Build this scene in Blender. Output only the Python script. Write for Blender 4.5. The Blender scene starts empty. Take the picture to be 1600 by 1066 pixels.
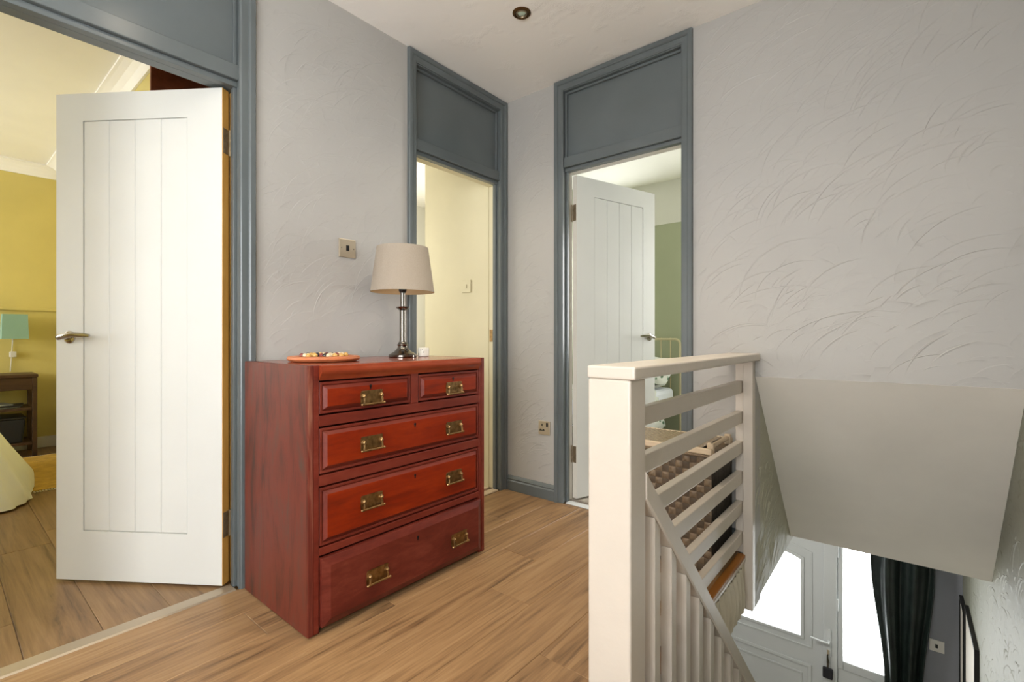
import bpy, bmesh, math, random
from mathutils import Vector, Matrix
random.seed(7)
R = math.radians
scene = bpy.context.scene
COL = scene.collection

# ------------------------------------------------------------------ camera
YAW = R(39.43)
cd = bpy.data.cameras.new('camera')
cd.sensor_width = 36.0
cd.lens = 748.0 / 1600.0 * 36.0
cd.shift_y = -6.0 / 1600.0
cd.clip_start = 0.02
cam = bpy.data.objects.new('camera', cd)
COL.objects.link(cam)
cam.location = (2.045, -2.423, 1.0)
cam.rotation_euler = (R(90), 0, YAW)
scene.camera = cam

# ------------------------------------------------------------------ world, daylight, exposure
w = bpy.data.worlds.new('world'); scene.world = w
w.use_nodes = True
bg = w.node_tree.nodes['Background']
bg.inputs[0].default_value = (0.93, 0.97, 1.0, 1)
bg.inputs[1].default_value = 5.0
vs = scene.view_settings
vs.view_transform = 'Standard'
vs.look = 'None'
vs.gamma = 1.0
vs.use_curve_mapping = False
vs.exposure = 0.30

def area(name, loc, rot, sx, sy, power, color=(1, 1, 1)):
    l = bpy.data.lights.new(name, 'AREA')
    l.shape = 'RECTANGLE'; l.size = sx; l.size_y = sy
    l.energy = power; l.color = color
    o = bpy.data.objects.new(name, l)
    COL.objects.link(o)
    o.location = loc; o.rotation_euler = rot
    return o

# room light: daylight at windows, plus the added sources marked below
area('daylight_landing_window', (1.62, -4.05, 1.25), (R(90), 0, 0), 1.3, 1.9, 33, (0.98, 0.98, 1.0))  # added light behind the camera, evens out the landing walls
area('daylight_stair_head_window', (2.36, -3.30, 1.5), (0, R(90), 0), 1.2, 1.1, 23, (0.97, 0.98, 1.0))  # second added source, brings the left wall up to the back wall
area('daylight_bedroom_window', (-2.85, -4.93, 1.5), (R(90), 0, 0), 2.2, 1.3, 44, (0.96, 0.98, 1.0))
area('daylight_box_room_window', (-1.6, -0.985, 1.5), (R(90), 0, 0), 1.2, 1.2, 15, (1.0, 0.99, 0.97))  # fill light on a windowless wall, added to brighten the cream wall opposite
area('daylight_box_room_end_window', (-1.3, 1.385, 1.55), (R(-90), 0, 0), 0.8, 1.1, 11, (1.0, 1.0, 0.98))  # added light out of view, lifts the visible strip of far wall
area('daylight_green_room_window', (-0.30, 2.17, 1.55), (R(-90), 0, 0), 0.62, 1.2, 8, (1.0, 0.99, 0.98))
area('daylight_green_room_bay', (1.92, 2.17, 1.50), (R(-90), 0, 0), 0.66, 1.3, 34, (1.0, 0.99, 0.98))
area('daylight_front_door', (1.35, 2.52, -1.25), (R(-90), 0, 0), 1.2, 0.9, 22, (0.97, 1.0, 0.97))

# ------------------------------------------------------------------ colour + material helpers
def lin(c):
    c = c / 255.0
    return c / 12.92 if c <= 0.04045 else ((c + 0.055) / 1.055) ** 2.4
KEY = 0.82        # darkens paint colours so the unscaled ceilings look brighter lit
def rgb(r, g, b, k=None):
    k = KEY if k is None else k
    return (lin(r) * k, lin(g) * k, lin(b) * k, 1)

class NT:
    def __init__(self, name):
        self.m = bpy.data.materials.new(name); self.m.use_nodes = True
        self.t = self.m.node_tree
        self.b = self.t.nodes['Principled BSDF']
    def n(self, kind, **kw):
        x = self.t.nodes.new(kind)
        for k, v in kw.items():
            setattr(x, k, v)
        return x
    def l(self, a, b):
        self.t.links.new(a, b)
    def math(self, op, a, b=None, c=None):
        x = self.n('ShaderNodeMath', operation=op)
        for i, v in enumerate((a, b, c)):
            if v is None: continue
            if isinstance(v, (int, float)): x.inputs[i].default_value = v
            else: self.l(v, x.inputs[i])
        return x.outputs[0]
    def ramp(self, fac, stops):
        x = self.n('ShaderNodeValToRGB')
        el = x.color_ramp.elements
        while len(el) < len(stops): el.new(0.5)
        for e, (p, c) in zip(el, stops):
            e.position = p; e.color = c
        self.l(fac, x.inputs[0])
        return x.outputs[0]
    def noise(self, vec, scale, detail=3, rough=0.5, dist=0.0):
        x = self.n('ShaderNodeTexNoise')
        x.inputs['Scale'].default_value = scale
        x.inputs['Detail'].default_value = detail
        x.inputs['Roughness'].default_value = rough
        x.inputs['Distortion'].default_value = dist
        if vec is not None: self.l(vec, x.inputs['Vector'])
        return x.outputs[0]
    def bump(self, h, strength, dist):
        x = self.n('ShaderNodeBump')
        x.inputs['Strength'].default_value = strength
        x.inputs['Distance'].default_value = dist
        self.l(h, x.inputs['Height'])
        self.l(x.outputs[0], self.b.inputs['Normal'])

def paint(name, c, rough=0.5, var=0.04, bump=0.0, bscale=60, metal=0.0, spec=0.5, vscale=3.0, coat=0.0):
    """plain painted / plastic / metal surface with a little mottling and fine relief"""
    t = NT(name)
    t.b.inputs['Roughness'].default_value = rough
    t.b.inputs['Metallic'].default_value = metal
    t.b.inputs['Specular IOR Level'].default_value = spec
    t.b.inputs['Coat Weight'].default_value = coat
    g = t.n('ShaderNodeNewGeometry')
    f = t.noise(g.outputs['Position'], vscale, 4)
    lo = tuple(x * (1 - var * 1.6) for x in c[:3]) + (1,)
    hi = tuple(min(1, x * (1 + var * 1.6)) for x in c[:3]) + (1,)
    t.l(t.ramp(f, [(0.3, lo), (0.7, hi)]), t.b.inputs['Base Color'])
    if bump:
        t.bump(t.noise(g.outputs['Position'], bscale, 4), bump, 0.004)
    return t.m

def swirl(name, c, axis, amt=0.55):
    """painted wall with hand-swept fan arcs in the plaster; axis = horizontal axis of the wall"""
    t = NT(name)
    t.b.inputs['Roughness'].default_value = 0.55
    g = t.n('ShaderNodeNewGeometry')
    s = t.n('ShaderNodeSeparateXYZ'); t.l(g.outputs['Position'], s.inputs[0])
    cv = t.n('ShaderNodeCombineXYZ')
    t.l(s.outputs['X' if axis == 'x' else 'Y'], cv.inputs[0]); t.l(s.outputs['Z'], cv.inputs[1])
    nz = t.noise(g.outputs['Position'], 2.3, 2)
    def layer(scale, off, freq, seedv, thr):
        ad = t.n('ShaderNodeVectorMath', operation='ADD'); ad.inputs[1].default_value = (seedv, seedv * 1.7, 0)
        t.l(cv.outputs[0], ad.inputs[0])
        v = t.n('ShaderNodeTexVoronoi', voronoi_dimensions='2D', feature='F1')
        v.inputs['Scale'].default_value = scale
        t.l(ad.outputs[0], v.inputs['Vector'])
        d = t.n('ShaderNodeVectorMath', operation='SUBTRACT')
        t.l(ad.outputs[0], d.inputs[0]); t.l(v.outputs['Position'], d.inputs[1])
        o = t.n('ShaderNodeVectorMath', operation='ADD'); o.inputs[1].default_value = off
        t.l(d.outputs[0], o.inputs[0])
        ln = t.n('ShaderNodeVectorMath', operation='LENGTH'); t.l(o.outputs[0], ln.inputs[0])
        r = t.math('ADD', ln.outputs['Value'], t.math('MULTIPLY', nz, 0.05))
        fr = t.math('FRACT', t.math('MULTIPLY', r, freq))
        # asymmetric ridge: slow rise, sharp lip
        rd = t.math('POWER', fr, 7.0)
        mk = t.noise(ad.outputs[0], 7.0, 3, 0.6)
        mk = t.math('MULTIPLY', t.math('MAXIMUM', t.math('SUBTRACT', mk, thr), 0.0), 6.0)
        mk = t.math('MINIMUM', mk, 1.0)
        return t.math('MULTIPLY', rd, mk)
    h = t.math('ADD', layer(3.4, (-0.06, 0.16, 0), 16.0, 3.1, 0.47), layer(2.3, (-0.16, 0.22, 0), 11.0, 11.7, 0.50))
    h = t.math('ADD', h, t.math('MULTIPLY', t.noise(g.outputs['Position'], 34, 3), 0.16))
    t.bump(h, amt, 0.006)
    f = t.noise(g.outputs['Position'], 1.6, 3)
    lo = tuple(x * 0.965 for x in c[:3]) + (1,)
    hi = tuple(x * 1.03 for x in c[:3]) + (1,)
    t.l(t.ramp(f, [(0.3, lo), (0.7, hi)]), t.b.inputs['Base Color'])
    return t.m

def wood(name, stops, stretch, scale=6.0, rough=0.4, bump=0.08, rnd=0.12, dist=0.6, coat=0.0, rr=0.0):
    """grain running along the axis with the small stretch value; object coordinates + random offset per piece"""
    t = NT(name)
    t.b.inputs['Roughness'].default_value = rough
    t.b.inputs['Coat Weight'].default_value = coat
    t.b.inputs['Specular IOR Level'].default_value = 0.3
    tc = t.n('ShaderNodeTexCoord')
    oi = t.n('ShaderNodeObjectInfo')
    sc = t.n('ShaderNodeVectorMath', operation='MULTIPLY_ADD')
    sc.inputs[1].default_value = stretch
    t.l(tc.outputs['Object'], sc.inputs[0])
    cb = t.n('ShaderNodeCombineXYZ')
    r = t.math('MULTIPLY', oi.outputs['Random'], 37.0)
    for i in range(3): t.l(r, cb.inputs[i])
    t.l(cb.outputs[0], sc.inputs[2])
    f1 = t.noise(sc.outputs[0], scale, 6, 0.62, dist)
    f2 = t.noise(sc.outputs[0], scale * 5.5, 4, 0.6, 0.2)
    f = t.math('ADD', t.math('MULTIPLY', f1, 0.72), t.math('MULTIPLY', f2, 0.28))
    f = t.math('ADD', f, t.math('MULTIPLY', t.math('SUBTRACT', oi.outputs['Random'], 0.5), rnd))
    t.l(t.ramp(f, stops), t.b.inputs['Base Color'])
    if rr:
        t.l(t.math('ADD', t.math('MULTIPLY', f1, rr), rough - rr * 0.5), t.b.inputs['Roughness'])
    t.bump(f, bump, 0.003)
    return t.m

def glass(name):
    t = NT(name)
    tr = t.n('ShaderNodeBsdfTransparent'); gl = t.n('ShaderNodeBsdfGlossy')
    gl.inputs['Roughness'].default_value = 0.02
    mx = t.n('ShaderNodeMixShader'); mx.inputs[0].default_value = 0.06
    t.l(tr.outputs[0], mx.inputs[1]); t.l(gl.outputs[0], mx.inputs[2])
    out = t.t.nodes['Material Output']
    t.l(mx.outputs[0], out.inputs[0])
    return t.m

WALLC = rgb(187, 184, 178)
M = {}
M['wall_y'] = swirl('grey_swirl_plaster_y', WALLC, 'y', 0.42)
M['wall_x'] = swirl('grey_swirl_plaster_x', WALLC, 'x', 0.50)
M['wall_stair'] = swirl('grey_swirl_plaster_stair', rgb(150, 150, 132), 'y', 0.75)  # right stair wall: shared paint darkened to offset its strong lighting
M['wall_stair2'] = swirl('pale_swirl_plaster_stair', rgb(192, 190, 168), 'y', 0.75)  # left stair wall: shared paint lightened to make up for weak lighting
M['fascia'] = paint('cream_fascia_plaster', rgb(228, 218, 196), 0.5, 0.05, 0.3, 40)
M['soffit'] = paint('soffit_plaster', rgb(246, 239, 226), 0.6, 0.03, 0.4, 16)
M['hall_grey'] = paint('hall_grey_paint', rgb(150, 152, 158), 0.6, 0.03, 0.1, 40)
M['frame'] = paint('slate_grey_gloss_paint', rgb(104, 111, 112), 0.27, 0.04, 0.06, 26, spec=0.55)
M['white'] = paint('white_gloss_paint', rgb(236, 232, 222), 0.35, 0.02, 0.12, 45)
M['rail'] = paint('cream_white_brushed_paint', rgb(226, 215, 200), 0.32, 0.035, 0.22, 38)
M['door'] = paint('white_door_paint', rgb(226, 226, 220), 0.42, 0.015, 0.05, 70)
M['upvc'] = paint('white_plastic', rgb(226, 230, 230), 0.3, 0.01)
M['yellow'] = paint('yellow_wall_paint', rgb(226, 208, 124), 0.6, 0.03, 0.08, 50)
M['cream'] = paint('cream_wall_paint', rgb(240, 231, 196), 0.6, 0.02, 0.08, 50)
M['green'] = paint('sage_green_wall_paint', rgb(186, 191, 160), 0.6, 0.02, 0.05, 50)
M['roomwhite'] = paint('white_wall_paint', rgb(240, 238, 228), 0.6, 0.015)
M['ceil2'] = paint('room_ceiling_paint', rgb(244, 241, 232, 1.0), 0.7, 0.015)
M['cove'] = paint('coving_paint', rgb(246, 243, 236, 1.0), 0.5, 0.01)
M['brass'] = paint('aged_brass', rgb(168, 136, 92), 0.38, 0.25, 0.3, 90, metal=1.0, vscale=60)
M['chrome'] = paint('polished_chrome', rgb(205, 200, 192), 0.12, 0.03, metal=1.0)
M['nickel'] = paint('dark_nickel', rgb(140, 134, 126), 0.14, 0.05, metal=1.0)
M['steel'] = paint('brushed_steel_plate', rgb(206, 192, 168), 0.36, 0.04, metal=0.55)
M['hingem'] = paint('antique_hinge_metal', rgb(150, 134, 108), 0.38, 0.15, metal=0.6, vscale=50)
M['black'] = paint('black_plastic', rgb(22, 22, 24), 0.4, 0.02)
M['blackfelt'] = paint('dark_cloth', rgb(40, 40, 44), 0.9, 0.1)
M['glass'] = glass('window_glass')
M['strip'] = paint('champagne_threshold_metal', rgb(196, 180, 156), 0.35, 0.03, metal=0.55)
M['bronze'] = paint('bronze_ring', rgb(112, 84, 52), 0.35, 0.08, metal=0.9)
M['linen'] = paint('linen_lampshade', rgb(180, 167, 150), 0.85, 0.03, 0.35, 300, vscale=220)
M['shadein'] = paint('shade_lining', rgb(226, 196, 150), 0.6, 0.02)
M['duvet'] = paint('white_cotton', rgb(236, 240, 250, 1.0), 0.8, 0.02, 0.5, 13)
M['teal'] = paint('pale_teal_shade', rgb(150, 186, 166), 0.8, 0.04)
M['mustard'] = paint('mustard_rug_wool', rgb(196, 156, 62), 0.95, 0.12, 0.6, 120, vscale=18)
M['fringe'] = paint('rug_fringe', rgb(206, 192, 158), 0.95, 0.06)
M['bedmetal'] = paint('cream_enamelled_metal', rgb(226, 214, 172), 0.35, 0.02)
M['pot'] = paint('white_glazed_pot', rgb(240, 236, 222), 0.25, 0.02)
M['potspot'] = paint('dark_fleck_glaze', rgb(110, 96, 80), 0.3, 0.02)
M['carpet'] = paint('stair_carpet', rgb(176, 168, 154), 0.95, 0.12, 0.5, 160, vscale=30)
M['pine'] = wood('raw_pine_edge', [(0.25, rgb(196, 140, 62)), (0.6, rgb(222, 172, 88)), (0.85, rgb(232, 190, 110))], (3, 3, 0.35), 6, 0.5)
M['nosing'] = wood('orange_floor_nosing', [(0.25, rgb(150, 92, 36)), (0.7, rgb(186, 122, 56))], (3, 0.3, 3), 6, 0.4)
M['oak'] = wood('landing_oak_laminate', [(0.30, rgb(92, 70, 47)), (0.42, rgb(143, 110, 76)), (0.54, rgb(168, 132, 92)), (0.76, rgb(190, 156, 114))], (5.5, 0.30, 5.5), 3.4, 0.38, 0.06, 0.10, 1.6, rr=0.1)
M['oak_bed'] = wood('bedroom_oak_laminate', [(0.30, rgb(88, 66, 46)), (0.42, rgb(134, 104, 72)), (0.54, rgb(152, 120, 84)), (0.76, rgb(172, 141, 104))], (0.30, 5.5, 5.5), 3.4, 0.36, 0.06, 0.10, 1.6, rr=0.1)
M['mahog'] = wood('red_polished_mahogany', [(0.25, rgb(88, 20, 2)), (0.48, rgb(134, 36, 4)), (0.66, rgb(152, 48, 7)), (0.9, rgb(158, 64, 20))], (2, 0.5, 3), 5, 0.38, 0.05, 0.05, 0.8, coat=0.05)
M['maroon'] = wood('worn_maroon_mahogany', [(0.25, rgb(76, 26, 18)), (0.5, rgb(106, 40, 28)), (0.66, rgb(122, 54, 40)), (0.85, rgb(146, 96, 78))], (2, 0.7, 2.4), 6, 0.42, 0.08, 0.05, 1.2)
M['carcass'] = wood('dull_red_carcass', [(0.34, rgb(46, 34, 28)), (0.43, rgb(86, 36, 25)), (0.54, rgb(112, 44, 29)), (0.62, rgb(98, 52, 40)), (0.72, rgb(82, 68, 58))], (3.2, 3.2, 0.55), 3, 0.42, 0.06, 0.04, 1.8)
M['ctop'] = wood('chest_top_mahogany', [(0.22, rgb(110, 40, 22)), (0.5, rgb(146, 60, 32)), (0.8, rgb(166, 82, 50))], (2.5, 0.5, 2.5), 5, 0.25, 0.04, 0.03, 0.8, coat=0.3)
M['railwood'] = wood('red_brown_drawer_rails', [(0.25, rgb(88, 30, 20)), (0.5, rgb(118, 44, 30)), (0.8, rgb(136, 64, 48))], (2, 0.5, 2), 5, 0.42, 0.06, 0.05, 1.0)
M['wornbead'] = wood('worn_corner_bead', [(0.3, rgb(84, 32, 24)), (0.5, rgb(118, 50, 38)), (0.60, rgb(150, 96, 76)), (0.72, rgb(190, 150, 126))], (6, 6, 0.35), 5, 0.45, 0.1, 0.0, 1.0)
M['walnut'] = wood('dark_side_table_wood', [(0.25, rgb(58, 40, 28)), (0.7, rgb(92, 66, 46))], (3, 0.5, 3), 5, 0.45)
M['cupboard'] = wood('cupboard_brown_wood', [(0.25, rgb(112, 60, 38)), (0.7, rgb(156, 90, 62))], (0.5, 2, 3), 5, 0.45)
M['boardwood'] = wood('orange_game_board_wood', [(0.25, rgb(188, 104, 62)), (0.7, rgb(214, 134, 88))], (2, 2, 2), 6, 0.35)
M['beech'] = wood('pale_beech_rail', [(0.25, rgb(214, 190, 156)), (0.7, rgb(232, 212, 182))], (0.5, 3, 3), 6, 0.4)
M['paper'] = paint('magazine_paper', rgb(190, 196, 190), 0.5, 0.2, vscale=30)

def ceiling_mat():
    t = NT('artex_ceiling')
    t.b.inputs['Roughness'].default_value = 0.7
    g = t.n('ShaderNodeNewGeometry')
    n1 = t.noise(g.outputs['Position'], 7, 2)
    n2 = t.noise(g.outputs['Position'], 110, 5, 0.7)
    mk = t.math('MINIMUM', t.math('MULTIPLY', t.math('MAXIMUM', t.math('SUBTRACT', n1, 0.54), 0.0), 9.0), 1.0)
    h = t.math('ADD', t.math('MULTIPLY', n2, mk), t.math('MULTIPLY', t.noise(g.outputs['Position'], 16, 3), 0.12))
    t.bump(h, 0.5, 0.006)
    t.b.inputs['Base Color'].default_value = rgb(247, 244, 238, 1.0)
    return t.m
M['ceiling'] = ceiling_mat()

def weave_mat(name, c1, c2, rough):
    t = NT(name)
    t.b.inputs['Roughness'].default_value = rough
    g = t.n('ShaderNodeNewGeometry')
    f = t.noise(g.outputs['Position'], 55, 3)
    t.l(t.ramp(f, [(0.3, c1), (0.7, c2)]), t.b.inputs['Base Color'])
    t.bump(t.noise(g.outputs['Position'], 240, 2), 0.2, 0.002)
    return t.m
M['wicker'] = weave_mat('brown_wicker', rgb(112, 94, 72), rgb(140, 120, 94), 0.5)
M['wickerdark'] = weave_mat('dark_brown_wicker', rgb(78, 64, 48), rgb(100, 84, 64), 0.55)
M['wickerside'] = weave_mat('grey_brown_wicker_side', rgb(62, 56, 48), rgb(88, 80, 70), 0.6)
M['wickertop'] = weave_mat('glossy_woven_mat', rgb(140, 122, 98), rgb(168, 150, 124), 0.16)

def leafprint():
    t = NT('leaf_print_cotton')
    t.b.inputs['Roughness'].default_value = 0.8
    g = t.n('ShaderNodeNewGeometry')
    v = t.n('ShaderNodeTexVoronoi'); v.inputs['Scale'].default_value = 17
    mp = t.n('ShaderNodeVectorMath', operation='MULTIPLY'); mp.inputs[1].default_value = (1.6, 0.8, 1.2)
    t.l(g.outputs['Position'], mp.inputs[0]); t.l(mp.outputs[0], v.inputs['Vector'])
    n = t.noise(g.outputs['Position'], 8, 2)
    f = t.math('ADD', v.outputs['Distance'], t.math('MULTIPLY', n, 0.5))
    t.l(t.ramp(f, [(0.44, rgb(84, 118, 90)), (0.50, rgb(160, 186, 160)), (0.55, rgb(236, 238, 230))]), t.b.inputs['Base Color'])
    return t.m
M['leafprint'] = leafprint()

def curtain_mat():
    t = NT('dark_green_satin')
    g = t.n('ShaderNodeNewGeometry')
    t.b.inputs['Roughness'].default_value = 0.38
    f = t.noise(g.outputs['Position'], 14, 4)
    t.l(t.ramp(f, [(0.35, rgb(18, 27, 25)), (0.7, rgb(34, 46, 41))]), t.b.inputs['Base Color'])
    t.bump(t.noise(g.outputs['Position'], 40, 3), 0.3, 0.004)
    return t.m
M['curtain'] = curtain_mat()
MARBLE = {}
for nm, c in (('dark brown', (48, 34, 30)), ('cream', (232, 212, 172)), ('yellow', (222, 176, 92)), ('red brown', (140, 52, 40))):
    MARBLE[nm] = paint('marble_' + nm.replace(' ', '_'), rgb(*c), 0.2, 0.12, vscale=80, coat=0.3)

# ------------------------------------------------------------------ mesh helpers
def wm(o):
    m = Matrix.LocRotScale(o.location, o.rotation_euler, None)
    return wm(o.parent) @ m if o.parent else m

class MB:
    def __init__(s): s.bm = bmesh.new()
    def box(s, x0, x1, y0, y1, z0, z1):
        x0, x1 = min(x0, x1), max(x0, x1); y0, y1 = min(y0, y1), max(y0, y1); z0, z1 = min(z0, z1), max(z0, z1)
        v = [s.bm.verts.new(p) for p in ((x0,y0,z0),(x1,y0,z0),(x1,y1,z0),(x0,y1,z0),(x0,y0,z1),(x1,y0,z1),(x1,y1,z1),(x0,y1,z1))]
        for f in ((3,2,1,0),(4,5,6,7),(0,1,5,4),(1,2,6,5),(2,3,7,6),(3,0,4,7)):
            s.bm.faces.new([v[i] for i in f])
        return s
    def loft(s, rings, cap=True, closed=True):
        """rings: list of point lists of equal length"""
        vr = [[s.bm.verts.new(p) for p in r] for r in rings]
        n = len(vr[0])
        for a, b in zip(vr, vr[1:]):
            for i in range(n if closed else n - 1):
                j = (i + 1) % n
                s.bm.faces.new((a[i], a[j], b[j], b[i]))
        if cap and closed:
            s.bm.faces.new(list(reversed(vr[0]))); s.bm.faces.new(vr[-1])
        return s
    def prism(s, pts, d):
        """polygon pts (3D) extruded by vector d"""
        d = Vector(d)
        return s.loft([[Vector(p) for p in pts], [Vector(p) + d for p in pts]])
    def tube(s, path, r, seg=8, cap=True):
        path = [Vector(p) for p in path]
        rings = []
        prev = None
        for i, p in enumerate(path):
            if i == 0: t = path[1] - p
            elif i == len(path) - 1: t = p - path[i-1]
            else: t = (path[i+1] - p).normalized() + (p - path[i-1]).normalized()
            t.normalize()
            up = Vector((0,0,1)) if abs(t.z) < 0.95 else Vector((1,0,0))
            if prev is not None: up = prev
            a = t.cross(up).normalized(); b = a.cross(t).normalized(); prev = b
            rr = r[i] if isinstance(r, (list, tuple)) else r
            rings.append([p + (a * math.cos(2*math.pi*k/seg) + b * math.sin(2*math.pi*k/seg)) * rr for k in range(seg)])
        return s.loft(rings, cap)
    def lathe(s, prof, c=(0,0,0), seg=32, axis='z', cap=True):
        """prof: list of (radius, height)"""
        rings = []
        for r, h in prof:
            ring = []
            for k in range(seg):
                a = 2*math.pi*k/seg
                p = (r*math.cos(a), r*math.sin(a), h)
                if axis == 'x': p = (p[2], p[0], p[1])
                elif axis == 'y': p = (p[1], p[2], p[0])
                ring.append(Vector(p) + Vector(c))
            rings.append(ring)
        return s.loft(rings, cap)
    def grid(s, nu, nv, fn):
        vs_ = [[s.bm.verts.new(fn(i/nu, j/nv)) for j in range(nv+1)] for i in range(nu+1)]
        for i in range(nu):
            for j in range(nv):
                s.bm.faces.new((vs_[i][j], vs_[i+1][j], vs_[i+1][j+1], vs_[i][j+1]))
        return s
    def build(s, name, mat, parent=None, local=False, bevel=0.0, seg=2, smooth=False, recalc=True, solid=0.0):
        if recalc: bmesh.ops.recalc_face_normals(s.bm, faces=s.bm.faces)
        me = bpy.data.meshes.new(name)
        s.bm.to_mesh(me); s.bm.free()
        me.materials.append(M[mat] if isinstance(mat, str) else mat)
        o = bpy.data.objects.new(name, me)
        COL.objects.link(o)
        if parent is not None:
            o.parent = parent
            if not local:
                me.transform(wm(parent).inverted())
        if smooth:
            for p in me.polygons: p.use_smooth = True
        if solid:
            md = o.modifiers.new('thick', 'SOLIDIFY'); md.thickness = solid; md.offset = 0
        if bevel:
            md = o.modifiers.new('bevel', 'BEVEL'); md.width = bevel; md.segments = seg
            md.limit_method = 'ANGLE'; md.angle_limit = R(35); md.harden_normals = False
        if smooth:
            try:
                me.set_sharp_from_angle(angle=R(40))
            except Exception:
                pass
        return o

def empty(name, loc, rz=0, parent=None):
    o = bpy.data.objects.new(name, None); COL.objects.link(o)
    o.location = loc; o.rotation_euler = (0, 0, rz); o.empty_display_size = 0.05
    if parent: o.parent = parent
    return o
def tag(o, label, cat, group=None, kind=None):
    o['label'] = label; o['category'] = cat
    if group: o['group'] = group
    if kind: o['kind'] = kind
    return o
def struct(o, label, cat):
    return tag(o, label, cat, kind='structure')
def B(*a): return MB().box(*a)

H = 2.546
# ------------------------------------------------------------------ landing shell
wl = MB()
wl.box(-0.1, 0, -1.590, -0.808, 0, H); wl.box(-0.1, 0, -4.1, -2.465, 0, H)
struct(wl.build('wall_left', 'wall_y'), 'lilac-grey swirl-plastered wall behind the red chest', 'wall')
wb = MB()
wb.box(0, 0.400, 0, 0.1, 0, H); wb.box(1.221, 1.508, 0, 0.1, -0.25, H); wb.box(1.508, 2.47, 0, 0.1, 0.818, H)
struct(wb.build('wall_back', 'wall_x'), 'lilac-grey swirl-plastered wall above the stairwell with a doorway', 'wall')
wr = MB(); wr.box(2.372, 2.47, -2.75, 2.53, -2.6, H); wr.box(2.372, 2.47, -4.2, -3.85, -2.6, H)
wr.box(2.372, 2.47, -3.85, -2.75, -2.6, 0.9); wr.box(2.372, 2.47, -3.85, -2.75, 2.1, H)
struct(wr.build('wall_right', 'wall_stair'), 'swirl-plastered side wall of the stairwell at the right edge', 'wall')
wf = MB()
wf.box(0, 0.97, -4.2, -4.1, 0, H); wf.box(2.27, 2.372, -4.2, -4.1, 0, H); wf.box(0.97, 2.27, -4.2, -4.1, 0, 0.3); wf.box(0.97, 2.27, -4.2, -4.1, 2.2, H)
struct(wf.build('wall_front', 'wall_x'), 'grey landing wall with window behind the viewpoint', 'wall')
cl = MB(); cl.box(-0.1, 2.47, -4.2, 0.1, H, H + 0.12)
struct(cl.build('ceiling', 'ceiling'), 'cream artex ceiling over the landing', 'ceiling')
# hand-swept plaster ridges: fans of thin tapering arcs, real relief on the walls
def ridges(wall, mat, mp, u0, u1, z0, z1, n, seed, hmax=0.0022, skip=None, flip=False, rscale=1.0):
    rnd = random.Random(seed)
    m = MB()
    for k in range(n):
        cu, cz = rnd.uniform(u0, u1), rnd.uniform(z0 - 0.1, z1)
        a_end = rnd.uniform(60, 100); a_start = rnd.uniform(140, 185)
        for q in range(rnd.randint(2, 4)):
            r = rnd.uniform(0.07, 0.30) * rscale
            st_a = a_start + rnd.uniform(-25, 10); en_a = a_end + rnd.uniform(-15, 45)
            if st_a - en_a < 18: continue
            N = 12
            hh = hmax * rnd.uniform(0.35, 1.0); ww = rnd.uniform(0.004, 0.009)
            ok = True; rows_ = []
            ex = rnd.uniform(0.8, 1.35)
            for i in range(N + 1):
                t = i / N
                a = R(st_a + (en_a - st_a) * t)
                tp = math.sin(math.pi * min(1, max(0, t))) ** 0.7 + 0.02
                row_ = []
                for dr, hv_ in ((-ww * 0.75, 0.0), (0.0, hh * tp), (ww * 0.28, 0.0)):
                    rr = r + dr * (0.3 + 0.7 * tp)
                    uu = cu + rr * math.cos(a) * ex * (-1 if flip else 1); zz = cz + rr * math.sin(a)
                    if not (u0 < uu < u1 and z0 < zz < z1) or (skip and skip(uu, zz)): ok = False
                    row_.append(mp(uu, hv_ - 0.0001, zz))
                rows_.append(row_)
            if ok: m.loft(rows_, closed=False)
    o = m.build('plaster_ridges', mat, wall, recalc=False, smooth=True)
    o['kind'] = 'stuff'
    return o
WL = bpy.data.objects['wall_left']; WB = bpy.data.objects['wall_back']; WR = bpy.data.objects['wall_right']
ridges(WL, 'wall_y', lambda u, v, z: (v, u, z), -1.584, -0.815, 0.9, 2.53, 170, 1, 0.0012)
ridges(WB, 'wall_x', lambda u, v, z: (u, -v, z), 1.228, 2.37, 0.83, 2.53, 190, 2, 0.0019)
ridges(WB, 'wall_x', lambda u, v, z: (u, -v, z), 0.03, 0.394, 0.1, 2.53, 150, 3, 0.0018)
ridges(WB, 'wall_x', lambda u, v, z: (u, -v, z), 1.228, 1.425, 0.1, 0.86, 40, 4, 0.0020)
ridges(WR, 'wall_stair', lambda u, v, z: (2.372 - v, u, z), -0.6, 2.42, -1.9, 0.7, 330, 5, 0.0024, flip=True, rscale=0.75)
# landing floor: slab + planks running along the wall
fl = MB(); fl.box(-0.1, 1.455, -4.2, 0.1, -0.25, -0.013); fl.box(1.455, 2.372, -4.2, -1.27, -0.25, -0.013)
floor = struct(fl.build('floor', 'oak'), 'oak laminate floor of the landing', 'floor')
def plank(parent, name, mat, x0, x1, y0, y1, z0=-0.0128, z1=0.0):
    c = 0.0016; g = 0.0004
    x0 += g; x1 -= g; y0 += g; y1 -= g
    cx, cy = (x0+x1)/2, (y0+y1)/2
    hx, hy = (x1-x0)/2, (y1-y0)/2
    m = MB()
    def ring(ax, ay, z): return [(-ax,-ay,z),(ax,-ay,z),(ax,ay,z),(-ax,ay,z)]
    m.loft([ring(hx,hy,z0), ring(hx,hy,z1-c), ring(hx-c,hy-c,z1)])
    o = m.build(name, mat, None)
    o.parent = parent; o.location = (cx, cy, 0)
    return o
PW = 0.192
row = 0
x = 0.0
offs = [0.35, 1.0, 0.1, 0.72, 0.42, 1.12, 0.22, 0.86, 0.55, 0.05, 0.9, 0.4, 0.7]
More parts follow.
